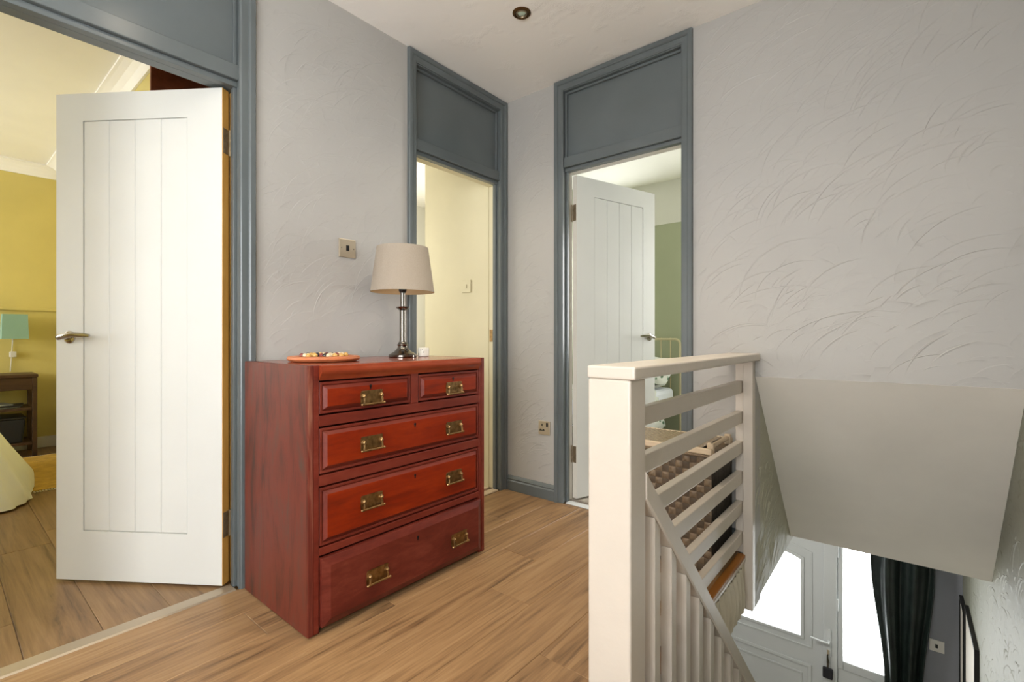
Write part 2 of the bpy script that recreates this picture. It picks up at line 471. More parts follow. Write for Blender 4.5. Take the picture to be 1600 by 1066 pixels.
while x < 2.372:
    x1 = min(x + PW, 2.372)
    if x < 1.4445 < x1: x1 = 1.4445
    yend = -0.002 if x1 <= 1.446 else -1.272
    y = -4.1
    first = True
    while y < yend - 0.01:
        y1 = min(y + (offs[row % 13] + 0.12 if first else 1.28), yend)
        plank(floor, 'plank', 'oak', x, x1, y, y1)
        y = y1; first = False
    x = x1; row += 1

# ------------------------------------------------------------------ door frames (storey height)
def door_frame(name, mp, u0, u1, label, inner_mat, base, head_mat=None):
    """mp(u, v, z) -> world; u along the wall, v out of the wall towards the landing"""
    root = empty(name, base)
    struct(root, label, 'door frame')
    def bx(m, a, b, c, d, e, f):
        p, q = mp(a, c, e), mp(b, d, f)
        return m.box(p[0], q[0], p[1], q[1], p[2], q[2])
    prof = [(0, -0.004), (0, 0.018), (0.003, 0.021), (0.020, 0.021), (0.025, 0.017), (0.027, 0.011), (0.050, 0.010), (0.054, 0.007), (0.058, 0.006), (0.058, -0.004)]
    m = MB()
    T = H - 0.004
    rings = []
    for (uu, zz, du, dz) in ((u0, 0, 1, 0), (u0, T, 1, -1), (u1, T, -1, -1), (u1, 0, -1, 0)):
        rings.append([mp(uu + du*w_, v_, zz + dz*w_) for w_, v_ in prof])
    m.loft(rings)
    m.build('architrave', 'frame', root)
    a, b = u0 + 0.055, u1 - 0.055
    for nm, (p, q) in (('jamb', (u0 + 0.004, a)), ('jamb', (b, u1 - 0.004))):
        bx(MB(), p, q, -0.055, -0.0005, 0, H - 0.004).build(nm, 'frame', root, bevel=0.002)
        bx(MB(), p, q, -0.104, -0.0555, 0, 2.0).build('inner_jamb', inner_mat, root, bevel=0.002)
    bx(MB(), a, b, -0.104, -0.0555, 2.0, 2.02).build('inner_head', head_mat or inner_mat, root)
    bx(MB(), a, b, -0.100, -0.004, 2.022, 2.082).build('transom_rail', 'frame', root, bevel=0.003)
    bx(MB(), a, b, -0.055, -0.022, 2.0, 2.0215).build('head_stop', 'frame', root, bevel=0.002)
    for p, q in ((a, a + 0.012), (b - 0.012, b)):
        bx(MB(), p, q, -0.055, -0.030, 0, 2.0).build('door_stop', 'frame', root, bevel=0.002)
    bx(MB(), a, b, -0.100, -0.0005, H - 0.066, H - 0.004).build('frame_head', 'frame', root, bevel=0.002)
    bx(MB(), a + 0.001, b - 0.001, -0.06, -0.036, 2.083, H - 0.067).build('transom_panel', 'frame', root)
    # bead round the panel
    z0, z1 = 2.0825, H - 0.0665
    bx(MB(), a + 0.0005, a + 0.014, -0.0355, -0.020, z0, z1).build('panel_bead', 'frame', root, bevel=0.003)
    bx(MB(), b - 0.014, b - 0.0005, -0.0355, -0.020, z0, z1).build('panel_bead', 'frame', root, bevel=0.003)
    bx(MB(), a + 0.0145, b - 0.0145, -0.0355, -0.020, z1 - 0.014, z1).build('panel_bead', 'frame', root, bevel=0.003)
    return root
mA = lambda u, v, z: (v, u, z)
mB = lambda u, v, z: (u, -v, z)
door_frame('trim_1', mA, -2.470, -1.586, 'slate-grey storey-height door frame at the yellow bedroom', 'pine', (0, -2.03, 0), 'frame')
t2 = door_frame('trim_2', mA, -0.812, -0.002, 'slate-grey door frame in the corner around the cream room', 'cream', (0, -0.41, 0))
door_frame('trim_3', mB, 0.396, 1.225, 'slate-grey door frame around the green bedroom', 'white', (0.81, 0, 0))
B(-0.092, -0.066, -0.0595, -0.0568, 0.97, 1.05).build('strike_plate', 'brass', t2, bevel=0.001)
# skirting
def skirting(name, pts, label):
    m = MB()
    (ax, ay), (bx_, by), (nx, ny) = pts
    prof = [(0.0, 0.001), (0.017, 0.001), (0.017, 0.060), (0.012, 0.068), (0.014, 0.076), (0.009, 0.086), (0.004, 0.094), (0.0, 0.095)]
    m.loft([[(ax + nx*d, ay + ny*d, z) for d, z in prof], [(bx_ + nx*d, by + ny*d, z) for d, z in prof]])
    return struct(m.build(name, 'frame'), label, 'skirting board')
skirting('baseboard_back', ((0.024, -0.0005), (0.395, -0.0005), (0, -1)), 'short slate-grey skirting board between the two corner door frames')
skirting('baseboard_left', ((0.0005, -1.585), (0.0005, -0.814), (1, 0)), 'slate-grey skirting board behind the red chest')
skirting('baseboard_right', ((1.226, -0.0005), (1.425, -0.0005), (0, -1)), 'slate-grey skirting board behind the wicker basket')
# thresholds
def strip(x0, x1, y0, y1, label, prof_axis):
    m = MB()
    if prof_axis == 'y':
        pr = [(x0, 0.0004), (x1, 0.0004), (x1 - 0.006, 0.005), (x0 + 0.006, 0.005)]
        m.loft([[(p, y0, z) for p, z in pr], [(p, y1, z) for p, z in pr]])
    else:
        pr = [(y0, 0.0004), (y1, 0.0004), (y1 - 0.006, 0.005), (y0 + 0.006, 0.005)]
        m.loft([[(x0, p, z) for p, z in pr], [(x1, p, z) for p, z in pr]])
    return m
tag(strip(-0.062, 0.004, -2.408, -1.656, '', 'y').build('threshold_strip', 'strip'), 'pale metal threshold strip at the yellow bedroom doorway', 'threshold strip')
tag(strip(-0.062, -0.004, -0.755, -0.072, '', 'y').build('threshold_strip', 'beech'), 'cream wooden threshold strip at the corner doorway beside the chest', 'threshold strip')
tag(strip(0.466, 1.156, 0.004, 0.06, '', 'x').build('threshold_strip', 'upvc'), 'white threshold strip at the green bedroom doorway', 'threshold strip')

# ------------------------------------------------------------------ door leaves
def door_leaf(name, pin, ang, side, width, label, edge_mat, hinge_z):
    """local: X from the hinge along the leaf, thickness from Y=0 to Y=side*0.036"""
    root = empty(name, (pin[0], pin[1], 0), ang)
    struct(root, label, 'door')
    z0, z1, T = 0.012, 1.992, 0.036
    sY = lambda a: side * a
    st, top, bot = 0.118, 0.112, 0.200
    st2 = 0.148
    b = MB(); b.box(0.0022, width - 0.002, sY(0.009), sY(T - 0.009), z0 + 0.001, z1 - 0.001)
    b.build('core', 'door', root, local=True)
    B(0.0, 0.002, sY(0.0005), sY(T - 0.0005), z0, z1).build('hinge_edge', edge_mat, root, local=True)
    xs = [st2, width - st]
    for lo, hi in ((0.0, 0.0088), (T - 0.0088, T)):
        B(0.0022, xs[0], sY(lo), sY(hi), z0, z1).build('stile', 'door', root, local=True)
        B(xs[1], width, sY(lo), sY(hi), z0, z1).build('stile', 'door', root, local=True)
        B(xs[0], xs[1], sY(lo), sY(hi), z1 - top, z1).build('rail', 'door', root, local=True)
        B(xs[0], xs[1], sY(lo), sY(hi), z0, z0 + bot).build('rail', 'door', root, local=True)
        ins = 0.0018
        l2, h2 = (lo + ins, hi) if lo == 0 else (lo, hi - ins)
        n = 4
        for k in range(n):
            w_ = (xs[1] - xs[0] - 0.0016) / n
            a0 = xs[0] + 0.0008 + k * w_
            B(a0 + 0.0003, a0 + w_ - 0.0003, sY(l2), sY(h2), z0 + bot + 0.001, z1 - top - 0.001).build('board', 'door', root, local=True, bevel=0.003, seg=1)
    for hz in hinge_z:
        h = MB()
        h.box(-0.0015, 0.0, sY(0.004), sY(0.032), hz - 0.05, hz + 0.05)
        h.lathe([(0.0055, -0.052), (0.0055, 0.052)], (-0.004, sY(-0.003), hz), 10)
        for dz in (-0.035, -0.012, 0.012, 0.035):
            h.lathe([(0.004, -0.0028), (0.003, -0.0012)], (0, sY(0.018 + 0.006 * (1 if dz in (-0.035, 0.012) else -1)), hz + dz), 8, 'x')
        h.build('hinge', 'hingem', root, local=True)
    # lever handles on both faces
    hx = width - 0.060
    for face, d in ((0.0, -1), (T, 1)):
        hd = MB()
        yb = sY(face); dd = side * d
        hd.lathe([(0.026, 0.0), (0.026, 0.006 * dd), (0.022, 0.009 * dd), (0.010, 0.0095 * dd), (0.0095, 0.040 * dd)], (hx, yb, 1.0), 24, 'y')
        pts = [(hx, yb + 0.042*dd, 1.0), (hx - 0.02, yb + 0.050*dd, 1.004), (hx - 0.06, yb + 0.050*dd, 1.010), (hx - 0.105, yb + 0.044*dd, 1.008), (hx - 0.125, yb + 0.038*dd, 1.006)]
        hd.tube(pts, [0.012, 0.0115, 0.010, 0.009, 0.006], 12)
        hd.tube([(hx + 0.012, yb + 0.040*dd, 0.999), (hx, yb + 0.044*dd, 1.0)], [0.006, 0.012], 12)
        hd.build('handle', 'chrome', root, local=True, smooth=True)
    return root
th = R(55)
door_leaf('door_1', (-0.072, -1.655), math.atan2(-math.cos(th), -math.sin(th)), 1, 0.715, 'white boarded door standing open into the yellow bedroom', 'pine', (0.25, 1.785))
th3 = R(73)
door_leaf('door_2', (0.457, 0.098), th3, -1, 0.715, 'white boarded door standing open into the green bedroom', 'white', (0.28, 1.765))

# ------------------------------------------------------------------ yellow bedroom
m = MB(); m.box(-4.1, -4.0, -5.0, -1.56, 0, H)
struct(m.build('wall_bedroom_far', 'yellow'), 'yellow far wall of the bedroom', 'wall')
m = MB(); m.box(-4.0, -0.98, -1.66, -1.56, 0, H)
struct(m.build('wall_bedroom_right', 'yellow'), 'yellow side wall of the bedroom behind the open door', 'wall')
m = MB(); m.box(-4.1, -3.95, -5.1, -5.0, 0, H); m.box(-1.75, -0.1, -5.1, -5.0, 0, H); m.box(-3.95, -1.75, -5.1, -5.0, 0, 0.85); m.box(-3.95, -1.75, -5.1, -5.0, 2.15, H)
struct(m.build('wall_bedroom_window', 'yellow'), 'yellow bedroom wall holding the window', 'wall')
m = MB(); m.box(-0.112, -0.1005, -4.99, -2.475, 0, H)
struct(m.build('wall_bedroom_door', 'yellow'), 'yellow bedroom face of the landing wall', 'wall')
m = MB(); m.box(-4.1, -0.1005, -5.1, -1.0, H, H + 0.12)
struct(m.build('ceiling', 'ceil2'), 'white ceiling of the yellow bedroom', 'ceiling')
m = MB(); m.box(-4.1, -0.1005, -5.1, -1.0, -0.2, -0.013)
fb = struct(m.build('floor', 'oak_bed'), 'warm oak laminate floor of the yellow bedroom', 'floor')
y = -1.662; row = 0
while y > -3.6:
    y0 = y - PW
    x = -0.063
    first = True
    while x > -3.99:
        x0 = max(x - (offs[(row * 5) % 13] + 0.2 if first else 1.28), -3.998)
        plank(fb, 'plank', 'oak_bed', x0, x, y0, y)
        x = x0; first = False
    y = y0; row += 1
# coving
cv = MB()
pr = [(0, -0.10), (0.012, -0.10), (0.016, -0.085), (0.030, -0.055), (0.055, -0.030), (0.085, -0.016), (0.10, -0.012), (0.10, 0.0), (0, 0)]
cv.loft([[(-3.999 + d, -4.99, H + z - 0.0005) for d, z in pr], [(-3.999 + d, -1.661, H + z - 0.0005) for d, z in pr]])
struct(cv.build('trim_4', 'cove'), 'white ceiling coving along the far yellow wall', 'coving')
cv = MB()
cv.loft([[(-3.88, -1.661 - d, H + z - 0.0005) for d, z in pr], [(-0.985, -1.661 - d, H + z - 0.0005) for d, z in pr]])
struct(cv.build('trim_5', 'cove'), 'white ceiling coving running to the brown cupboard', 'coving')
m = MB(); m.box(-3.999, -3.985, -4.98, -1.665, 0.001, 0.10)
struct(m.build('baseboard_bedroom', 'white', bevel=0.004), 'white skirting board below the yellow wall', 'skirting board')
m = MB(); m.box(-3.999, -3.98, -4.98, -1.665, 1.235, 1.262)
struct(m.build('trim_6', 'yellow', bevel=0.005), 'yellow-painted dado rail on the far bedroom wall', 'dado rail')
# brown built-in cupboard over the recess behind the open door
cp = empty('built_in_cupboard', (-0.55, -1.4, 0))
tag(cp, 'dark brown built-in wooden cupboard seen above the open bedroom door', 'cupboard')
B(-0.978, -0.958, -1.700, -1.10, 0.001, H - 0.001).build('side_panel', 'cupboard', cp, bevel=0.002)
B(-0.135, -0.115, -1.645, -1.10, 0.001, H - 0.001).build('side_panel', 'cupboard', cp, bevel=0.002)
B(-0.957, -0.136, -1.12, -1.10, 0.001, H - 0.001).build('back_panel', 'cupboard', cp)
B(-0.957, -0.136, -1.64, -1.121, 2.02, 2.04).build('shelf', 'cupboard', cp, bevel=0.002)
B(-0.957, -0.136, -1.690, -1.665, 2.42, H - 0.001).build('top_rail', 'cupboard', cp, bevel=0.002)
# window (out of frame)
def window(name, c, axis, wdt, hgt, label):
    root = empty(name, c); struct(root, label, 'window')
    def bx(a0, a1, d0, d1, z0, z1):
        if axis == 'x': return B(c[0]+a0, c[0]+a1, c[1]+d0, c[1]+d1, c[2]+z0, c[2]+z1)
        return B(c[0]+d0, c[0]+d1, c[1]+a0, c[1]+a1, c[2]+z0, c[2]+z1)
    hw = wdt/2 - 0.001; t = 0.055; hgt -= 0.002
    for a0, a1, z0, z1 in ((-hw, -hw+t, 0.001, hgt), (hw-t, hw, 0.001, hgt), (-hw+t, hw-t, 0.001, t), (-hw+t, hw-t, hgt-t, hgt), (-t/2, t/2, t, hgt-t)):
        bx(a0, a1, -0.03, 0.03, z0, z1).build('frame_bar', 'upvc', root, bevel=0.004)
    bx(-hw+t, -t/2, -0.004, 0.004, t, hgt-t).build('pane', 'glass', root)
    bx(t/2, hw-t, -0.004, 0.004, t, hgt-t).build('pane', 'glass', root)
window('window_1', (1.62, -4.15, 0.3), 'x', 1.3, 1.9, 'white landing window behind the viewpoint')  # unseen window, added to carry the landing light
window('window_5', (2.42, -3.30, 0.9), 'y', 1.1, 1.2, 'white window at the stair head behind the viewpoint')  # unseen window, added for the side light on the left wall
window('window_2', (-2.85, -5.05, 0.85), 'x', 2.2, 1.3, 'white bedroom window out of the frame')

# bed with white duvet
bed = empty('bed', (-2.62, -3.17, 0)); tag(bed, 'bed under a white duvet hanging to the floor in the yellow bedroom', 'bed')
B(-3.08, -2.16, -4.05, -2.32, 0.05, 0.42).build('mattress', 'duvet', bed, bevel=0.04)
d = MB()
NP = 160
def dring(z, grow, wav, k):
    pts = []
    hx, hy = 0.52 + grow, 0.92 + grow
    for i in range(NP):
        a = 2*math.pi*i/NP
        c_, s_ = math.cos(a), math.sin(a)
        e = 0.42
        px = hx * math.copysign(abs(c_)**e, c_); py = hy * math.copysign(abs(s_)**e, s_)
        wv = 0.8 * wav * (math.sin(a*7 + 0.6 + k) + 0.5*math.sin(a*13 + 2.0 - 2*k) + 0.3 * math.sin(a*29 + k * 3))
        f = 1 + wv
        pts.append((-2.62 + px*f, -3.17 + py*f, z))
    return pts
lv = [(0.60, -0.45, 0.0), (0.61, -0.25, 0.0), (0.60, -0.06, 0.002), (0.565, 0.015, 0.006), (0.50, 0.055, 0.010), (0.40, 0.10, 0.014), (0.30, 0.145, 0.018), (0.20, 0.19, 0.022), (0.10, 0.235, 0.026), (0.04, 0.262, 0.028), (0.013, 0.268, 0.029)]
rg = []
for k, (z, g_, wv) in enumerate(lv):
    rg.append(dring(z, g_, wv, k * 0.15))
d.loft(rg)
du = d.build('duvet', 'duvet', bed, smooth=True)
# side table with magazines, wall lamp, rug
st_ = empty('side_table', (-3.78, -2.20, 0)); tag(st_, 'dark wooden bedside table with a shelf by the yellow wall', 'table')
X0, X1, Y0, Y1 = -3.97, -3.60, -2.52, -1.842
B(X0, X1, Y0, Y1, 0.665, 0.690).build('tabletop', 'walnut', st_, bevel=0.003)
B(X0 + 0.02, X1 - 0.015, Y0 + 0.03, Y1 - 0.03, 0.56, 0.664).build('drawer', 'walnut', st_, bevel=0.003)
for sx in (X0 + 0.01, X1 - 0.04):
    for sy in (Y0 + 0.005, Y1 - 0.035):
        B(sx, sx + 0.03, sy, sy + 0.03, 0.003, 0.664).build('leg', 'walnut', st_, bevel=0.002)
B(X0 + 0.012, X1 - 0.012, Y0 + 0.036, Y1 - 0.036, 0.39, 0.41).build('shelf', 'walnut', st_, bevel=0.002)
B(X0 + 0.012, X1 - 0.012, Y0 + 0.036, Y1 - 0.036, 0.10, 0.12).build('shelf', 'walnut', st_, bevel=0.002)
bk = empty('storage_basket', (-3.79, -2.2, 0.1205)); tag(bk, 'dark storage basket on the lower shelf of the bedside table', 'basket')
m = MB(); m.loft([[(-3.93,-2.46,0.1205),(-3.64,-2.46,0.1205),(-3.64,-1.93,0.1205),(-3.93,-1.93,0.1205)], [(-3.945,-2.475,0.32),(-3.625,-2.475,0.32),(-3.625,-1.915,0.32),(-3.945,-1.915,0.32)]])
m.build('body', 'blackfelt', bk, bevel=0.012)
m = MB(); m.box(-3.95, -3.62, -2.48, -1.91, 0.3205, 0.335); m.build('rim', 'black', bk, bevel=0.004)
for k, (dx, dy, rz, hh) in enumerate(((0.0, 0.0, 4, 0.012), (0.01, 0.03, -7, 0.009), (-0.01, -0.05, 11, 0.008))):
    z0 = 0.4105 + (0, 0.0125, 0.022)[k]
    mg = MB(); mg.box(-0.11, 0.11, -0.15, 0.15, 0, hh)
    o = mg.build('magazine', ('paper', 'black', 'paper')[k], bevel=0.001)
    o.location = (-3.77 + dx, -2.10 + dy, z0); o.rotation_euler[2] = R(rz)
    tag(o, ('pale magazine lying flat on the bedside table shelf, lowest of three', 'dark magazine between two pale ones on the bedside table shelf', 'topmost pale magazine on the bedside table shelf')[k], 'magazine', 'magazines on the bedside table')
wlp = empty('wall_lamp', (-3.98, -2.07, 1.09)); tag(wlp, 'wall lamp with square pale teal shade and hanging cord switch', 'lamp')
m = MB(); m.loft([[(-3.945,-2.150,0.985),(-3.785,-2.150,0.985),(-3.785,-1.990,0.985),(-3.945,-1.990,0.985)], [(-3.938,-2.144,1.195),(-3.792,-2.144,1.195),(-3.792,-1.996,1.195),(-3.938,-1.996,1.195)]], cap=False)
m.build('lamp_shade', 'teal', wlp, solid=0.004)
B(-3.999, -3.985, -2.10, -2.04, 1.04, 1.14).build('wall_plate', 'white', wlp, bevel=0.003)
MB().tube([(-3.985, -2.07, 1.09), (-3.86, -2.07, 1.09), (-3.86, -2.07, 1.12)], 0.007, 8).build('arm', 'white', wlp)
MB().tube([(-3.988, -2.07, 1.04), (-3.986, -2.072, 0.95), (-3.988, -2.075, 0.88), (-3.986, -2.085, 0.70)], 0.0035, 6).build('cord', 'white', wlp)
B(-3.984, -3.955, -2.092, -2.048, 0.825, 0.875).build('cord_switch', 'white', wlp, bevel=0.006)
wlp.location.y += 0.108
rug = empty('rug', (-3.0, -1.9, 0)); tag(rug, 'mustard yellow rug with pale fringe beside the bed', 'rug')
B(-3.55, -2.30, -2.6, -1.70, 0.0004, 0.009).build('pile', 'mustard', rug, bevel=0.003)
fr = MB()
for k in range(64):
    yy = -2.58 + k * 0.0138
    fr.box(-2.2998, -2.262 + 0.006 * math.sin(k * 2.3), yy, yy + 0.008, 0.0006, 0.005)
    fr.box(-3.588 + 0.006 * math.sin(k * 2.3), -3.5502, yy, yy + 0.008, 0.0006, 0.005)
f_ = fr.build('fringe', 'fringe', rug); f_['kind'] = 'stuff'

# ------------------------------------------------------------------ cream room beyond the corner door
m = MB(); m.box(-0.74, -0.1005, -0.062, 0.04, 0, H)
crw = struct(m.build('wall_cream_right', 'cream'), 'cream wall with a light switch beyond the corner doorway', 'wall')
m = MB(); m.box(-2.5, -2.4, -1.0, 1.4, 0, H)
struct(m.build('wall_cream_far', 'roomwhite'), 'bright white far wall of the cream room', 'wall')
m = MB(); m.box(-2.4, -0.98, -1.10, -1.0, 0, H); m.box(-0.98, -0.1005, -1.095, -1.0, 0, H)
struct(m.build('wall_cream_left', 'cream'), 'cream left wall of the small room', 'wall')
m = MB(); m.box(-0.74, -0.70, 0.04, 1.4, 0, H)
struct(m.build('wall_cream_return', 'cream'), 'cream return wall of the small room', 'wall')
m = MB(); m.box(-2.5, -1.7, 1.4, 1.5, 0, H); m.box(-0.9, -0.70, 1.4, 1.5, 0, H); m.box(-1.7, -0.9, 1.4, 1.5, 0, 1.0); m.box(-1.7, -0.9, 1.4, 1.5, 2.1, H)
struct(m.build('wall_cream_end', 'roomwhite'), 'white end wall of the small room', 'wall')
m = MB(); m.box(-2.5, -0.701, -0.995, 1.5, H, H + 0.12); m.box(-0.701, -0.1005, -0.995, 0.1, H, H + 0.12)
struct(m.build('ceiling', 'ceil2'), 'white ceiling of the cream room', 'ceiling')
m = MB(); m.box(-2.5, -0.701, -0.995, 1.5, -0.2, 0.0); m.box(-0.701, -0.1005, -0.995, 0.1, -0.2, 0.0)
struct(m.build('floor', 'beech'), 'pale floor of the cream room', 'floor')
sw = empty('light_switch', (-0.30, -0.0625, 1.35)); tag(sw, 'cream light switch on the wall seen through the corner doorway', 'light switch')
B(-0.343, -0.257, -0.0705, -0.0622, 1.308, 1.394).build('plate', 'cream', sw, bevel=0.003)
B(-0.306, -0.294, -0.0755, -0.0706, 1.338, 1.364).build('rocker', 'cream', sw, bevel=0.0015)

# ------------------------------------------------------------------ green bedroom
m = MB(); m.box(-0.65, -0.62, 2.2, 2.3, 0, 2.12); m.box(0.02, 1.58, 2.2, 2.3, 0, 2.12); m.box(-0.62, 0.02, 2.2, 2.3, 0, 0.95); m.box(2.26, 2.3715, 2.2, 2.3, 0, 2.12); m.box(1.58, 2.26, 2.2, 2.3, 0, 0.85)
struct(m.build('wall_green_far', 'green'), 'sage green far wall of the bedroom', 'wall')
m = MB(); m.box(-0.65, -0.62, 2.2, 2.3, 2.1205, H); m.box(0.02, 1.58, 2.2, 2.3, 2.1205, H); m.box(-0.62, 0.02, 2.2, 2.3, 2.155, H); m.box(2.26, 2.3715, 2.2, 2.3, 2.1205, H); m.box(1.58, 2.26, 2.2, 2.3, 2.155, H)
struct(m.build('wall_green_frieze', 'roomwhite'), 'white band above the sage green wall', 'wall')
m = MB(); m.box(1.46, 1.490, 0.1005, 1.0, 0.0, H); m.box(1.46, 2.3715, 1.0, 1.03, 0.0, H)
struct(m.build('wall_green_right', 'green'), 'green right wall of the bedroom', 'wall')
m = MB(); m.box(-0.699, -0.65, 0.1005, 2.3, 0, H)
struct(m.build('wall_green_left', 'green'), 'green left wall of the bedroom behind the open door', 'wall')
m = MB(); m.box(-0.649, 0.395, 0.1005, 0.12, 0, H)
struct(m.build('wall_green_door', 'roomwhite'), 'white bedroom face beside the green room door', 'wall')
m = MB(); m.box(-0.699, 1.490, 0.1005, 2.3, H, H + 0.12); m.box(1.490, 2.47, 0.1005, 2.3, H, H + 0.12)
struct(m.build('ceiling', 'ceil2'), 'white ceiling of the green bedroom', 'ceiling')
m = MB(); m.box(-0.699, 1.490, 0.1005, 2.42, -0.2, 0.0); m.box(1.490, 2.3715, 1.0, 2.42, -0.1, 0.0)
struct(m.build('floor', 'carpet'), 'floor of the green bedroom', 'floor')
window('window_6', (-1.3, 1.45, 1.0), 'x', 0.8, 1.1, 'white window at the end of the cream room')  # unseen window, added for the light on the far wall strip
window('window_7', (1.92, 2.25, 0.85), 'x', 0.68, 1.3, 'white window of the green bedroom hidden behind the landing wall')
window('window_3', (-0.30, 2.25, 0.95), 'x', 0.64, 1.2, 'white window of the green bedroom out of the frame')
bd = empty('metal_bed', (-0.2, 1.4, 0)); tag(bd, 'cream metal bed with hooped headboard in the green bedroom', 'bed')
yb = 2.12
xr, xl = 0.385, -0.58
hb = []
for k in range(7):
    a = R(90) * k / 6
    hb.append((xr - 0.05 + 0.05*math.cos(R(90) - R(90) + a), yb, 0.93 + 0.05*math.sin(a)))
path = [(xr, yb, 0.004), (xr, yb, 0.5)] + hb + [(0.0, yb, 0.98), (xl + 0.05, yb, 0.98)] + [(xl + 0.05 - 0.05*math.sin(R(15*k)), yb, 0.93 + 0.05*math.cos(R(15*k))) for k in range(1, 7)] + [(xl, yb, 0.5), (xl, yb, 0.004)]
MB().tube(path, 0.011, 10).build('headboard_hoop', 'bedmetal', bd, smooth=True)
xx = xr - 0.095
while xx > xl + 0.05:
    MB().tube([(xx, yb, 0.37), (xx, yb, 0.995)], 0.006, 8).build('headboard_bar', 'bedmetal', bd)
    xx -= 0.094
MB().tube([(xr, yb, 0.36), (xl, yb, 0.36)], 0.010, 8).build('headboard_rail', 'bedmetal', bd)
for sx in (xr - 0.02, xl + 0.02):
    B(sx - 0.014, sx + 0.014, 0.62, yb - 0.012, 0.28, 0.32).build('side_rail', 'bedmetal', bd)
    B(sx - 0.014, sx + 0.014, 0.62, 0.648, 0.002, 0.279).build('leg', 'bedmetal', bd)
B(xl + 0.03, xr - 0.04, 0.66, 2.08, 0.321, 0.52).build('mattress', 'duvet', bd, bevel=0.04)
q = MB()
def quilt(u, v):
    X = xl + 0.0 + u * (xr - xl + 0.02); Y = 0.64 + v * 1.05
    z = 0.54 + 0.014*math.sin(X*13 + Y*7) + 0.014*math.sin(X*29 - Y*17)
    e = min(u, 1 - u)
    if e < 0.09: z -= (0.09 - e) * 3.6
    if v < 0.08: z -= (0.08 - v) * 2.2
    return (X, Y, z)
q.grid(48, 48, quilt); q.build('quilt', 'leafprint', bd, smooth=True, solid=0.02)
for k, (px, py, rx) in enumerate(((0.075, 1.885, 30),)):
    p = MB()
    def pil(u, v, px=px):
        a, b = u*2-1, v*2-1
        return (a*0.30, b*0.21, 0.0)
    n = 20
    rings = []
    def face(sgn):
        return lambda u, v: ((u*2-1)*0.31*(1-0.06*(v*2-1)**2), (v*2-1)*0.21*(1-0.06*(u*2-1)**2), sgn*0.085*((1-(u*2-1)**4)*(1-(v*2-1)**4))**0.5 + sgn*0.006*math.sin(u*17+v*11))
    p.grid(n, n, face(1)); p.grid(n, n, face(-1))
    bmesh.ops.remove_doubles(p.bm, verts=p.bm.verts, dist=0.0008)
    o = p.build('pillow', 'leafprint', smooth=True)
    o.location = (px, py, 0.672); o.rotation_euler = (R(rx), 0, R(6 if k == 0 else -4))
    tag(o, 'leaf-print pillow against the headboard of the cream metal bed', 'pillow')

# ------------------------------------------------------------------ stairwell, bulkhead, hall below
m = MB()
ZS = 0.818; YL, ZL = 0.88, -0.200
m.prism([(1.5085, 0.1005, ZS + 0.25), (1.5085, 0.0005, ZS - 0.0005), (1.5085, YL, ZL), (1.5085, YL + 0.1, ZL), (1.5085, YL + 0.1, ZL + 0.12)], (2.3715 - 1.5085, 0, 0))
struct(m.build('wall_soffit', 'soffit'), 'sloping plastered bulkhead over the lower stairs', 'wall')
m = MB(); m.box(1.4552, 1.474, -1.2255, -0.0465, -0.25, -0.030)
WE = struct(m.build('wall_landing_edge', 'fascia'), 'textured plaster fascia under the landing edge', 'wall')
m = MB(); rnd = random.Random(4)
yy = -1.19
while yy < -0.10:
    pts = []
    ph = rnd.uniform(0, 6); sl = rnd.uniform(0.0, 0.03)
    for i in range(11):
        t = i / 10
        yc = yy + 0.008 * math.sin(t * 5 + ph) + sl * t
        hh = 0.018 * math.sin(math.pi * (0.06 + 0.88 * t)) ** 0.6
        z_ = -0.034 - 0.212 * t
        pts.append([(1.4739, yc - 0.026, z_), (1.4739 + hh * 0.8, yc - 0.008, z_), (1.4739 + hh, yc, z_), (1.4739 + hh * 0.7, yc + 0.006, z_), (1.4739, yc + 0.012, z_)])
    if yc + 0.014 < -0.048: m.loft(pts, closed=False)
    yy += rnd.uniform(0.042, 0.062)
o = m.build('plaster_ridges', 'fascia', WE, recalc=False, smooth=True); o['kind'] = 'stuff'
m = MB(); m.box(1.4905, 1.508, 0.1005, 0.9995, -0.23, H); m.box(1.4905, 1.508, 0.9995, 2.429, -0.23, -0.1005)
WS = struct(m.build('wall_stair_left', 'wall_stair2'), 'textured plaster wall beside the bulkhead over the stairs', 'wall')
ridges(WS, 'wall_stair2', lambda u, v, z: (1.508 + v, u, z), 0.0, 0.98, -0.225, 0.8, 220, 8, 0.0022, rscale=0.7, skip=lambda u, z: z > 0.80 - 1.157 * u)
m = MB(); m.box(1.509, 2.3715, 0.981, 2.43, -0.20, -0.12); 
struct(m.build('ceiling', 'ceil2'), 'ceiling of the downstairs hall', 'ceiling')
m = MB(); m.box(0.2, 1.454, -1.3, 0.0995, -0.262, -0.2505)
struct(m.build('ceiling', 'ceil2'), 'hall ceiling under the landing', 'ceiling')
m = MB(); m.box(0.2, 2.372, -2.9, 2.53, -2.72, -2.6)
struct(m.build('floor', 'carpet'), 'carpeted floor of the downstairs hall', 'floor')
m = MB(); m.box(0.1, 0.2, -2.9, 2.53, -2.6, -0.2005)
struct(m.build('wall_hall_left', 'hall_grey'), 'grey left wall of the downstairs hall', 'wall')
m = MB(); m.box(0.2, 2.372, -3.0, -2.9, -2.6, -0.2505)
struct(m.build('wall_hall_back', 'hall_grey'), 'grey back wall of the downstairs hall', 'wall')
m = MB()
YF = 2.43
m.box(0.2, 0.55, YF, YF + 0.1, -2.6, -0.2); m.box(1.99, 2.3715, YF, YF + 0.1, -2.6, -0.2); m.box(0.55, 1.99, YF, YF + 0.1, -0.50, -0.2)
struct(m.build('wall_hall_front', 'hall_grey'), 'grey hall wall around the front door', 'wall')
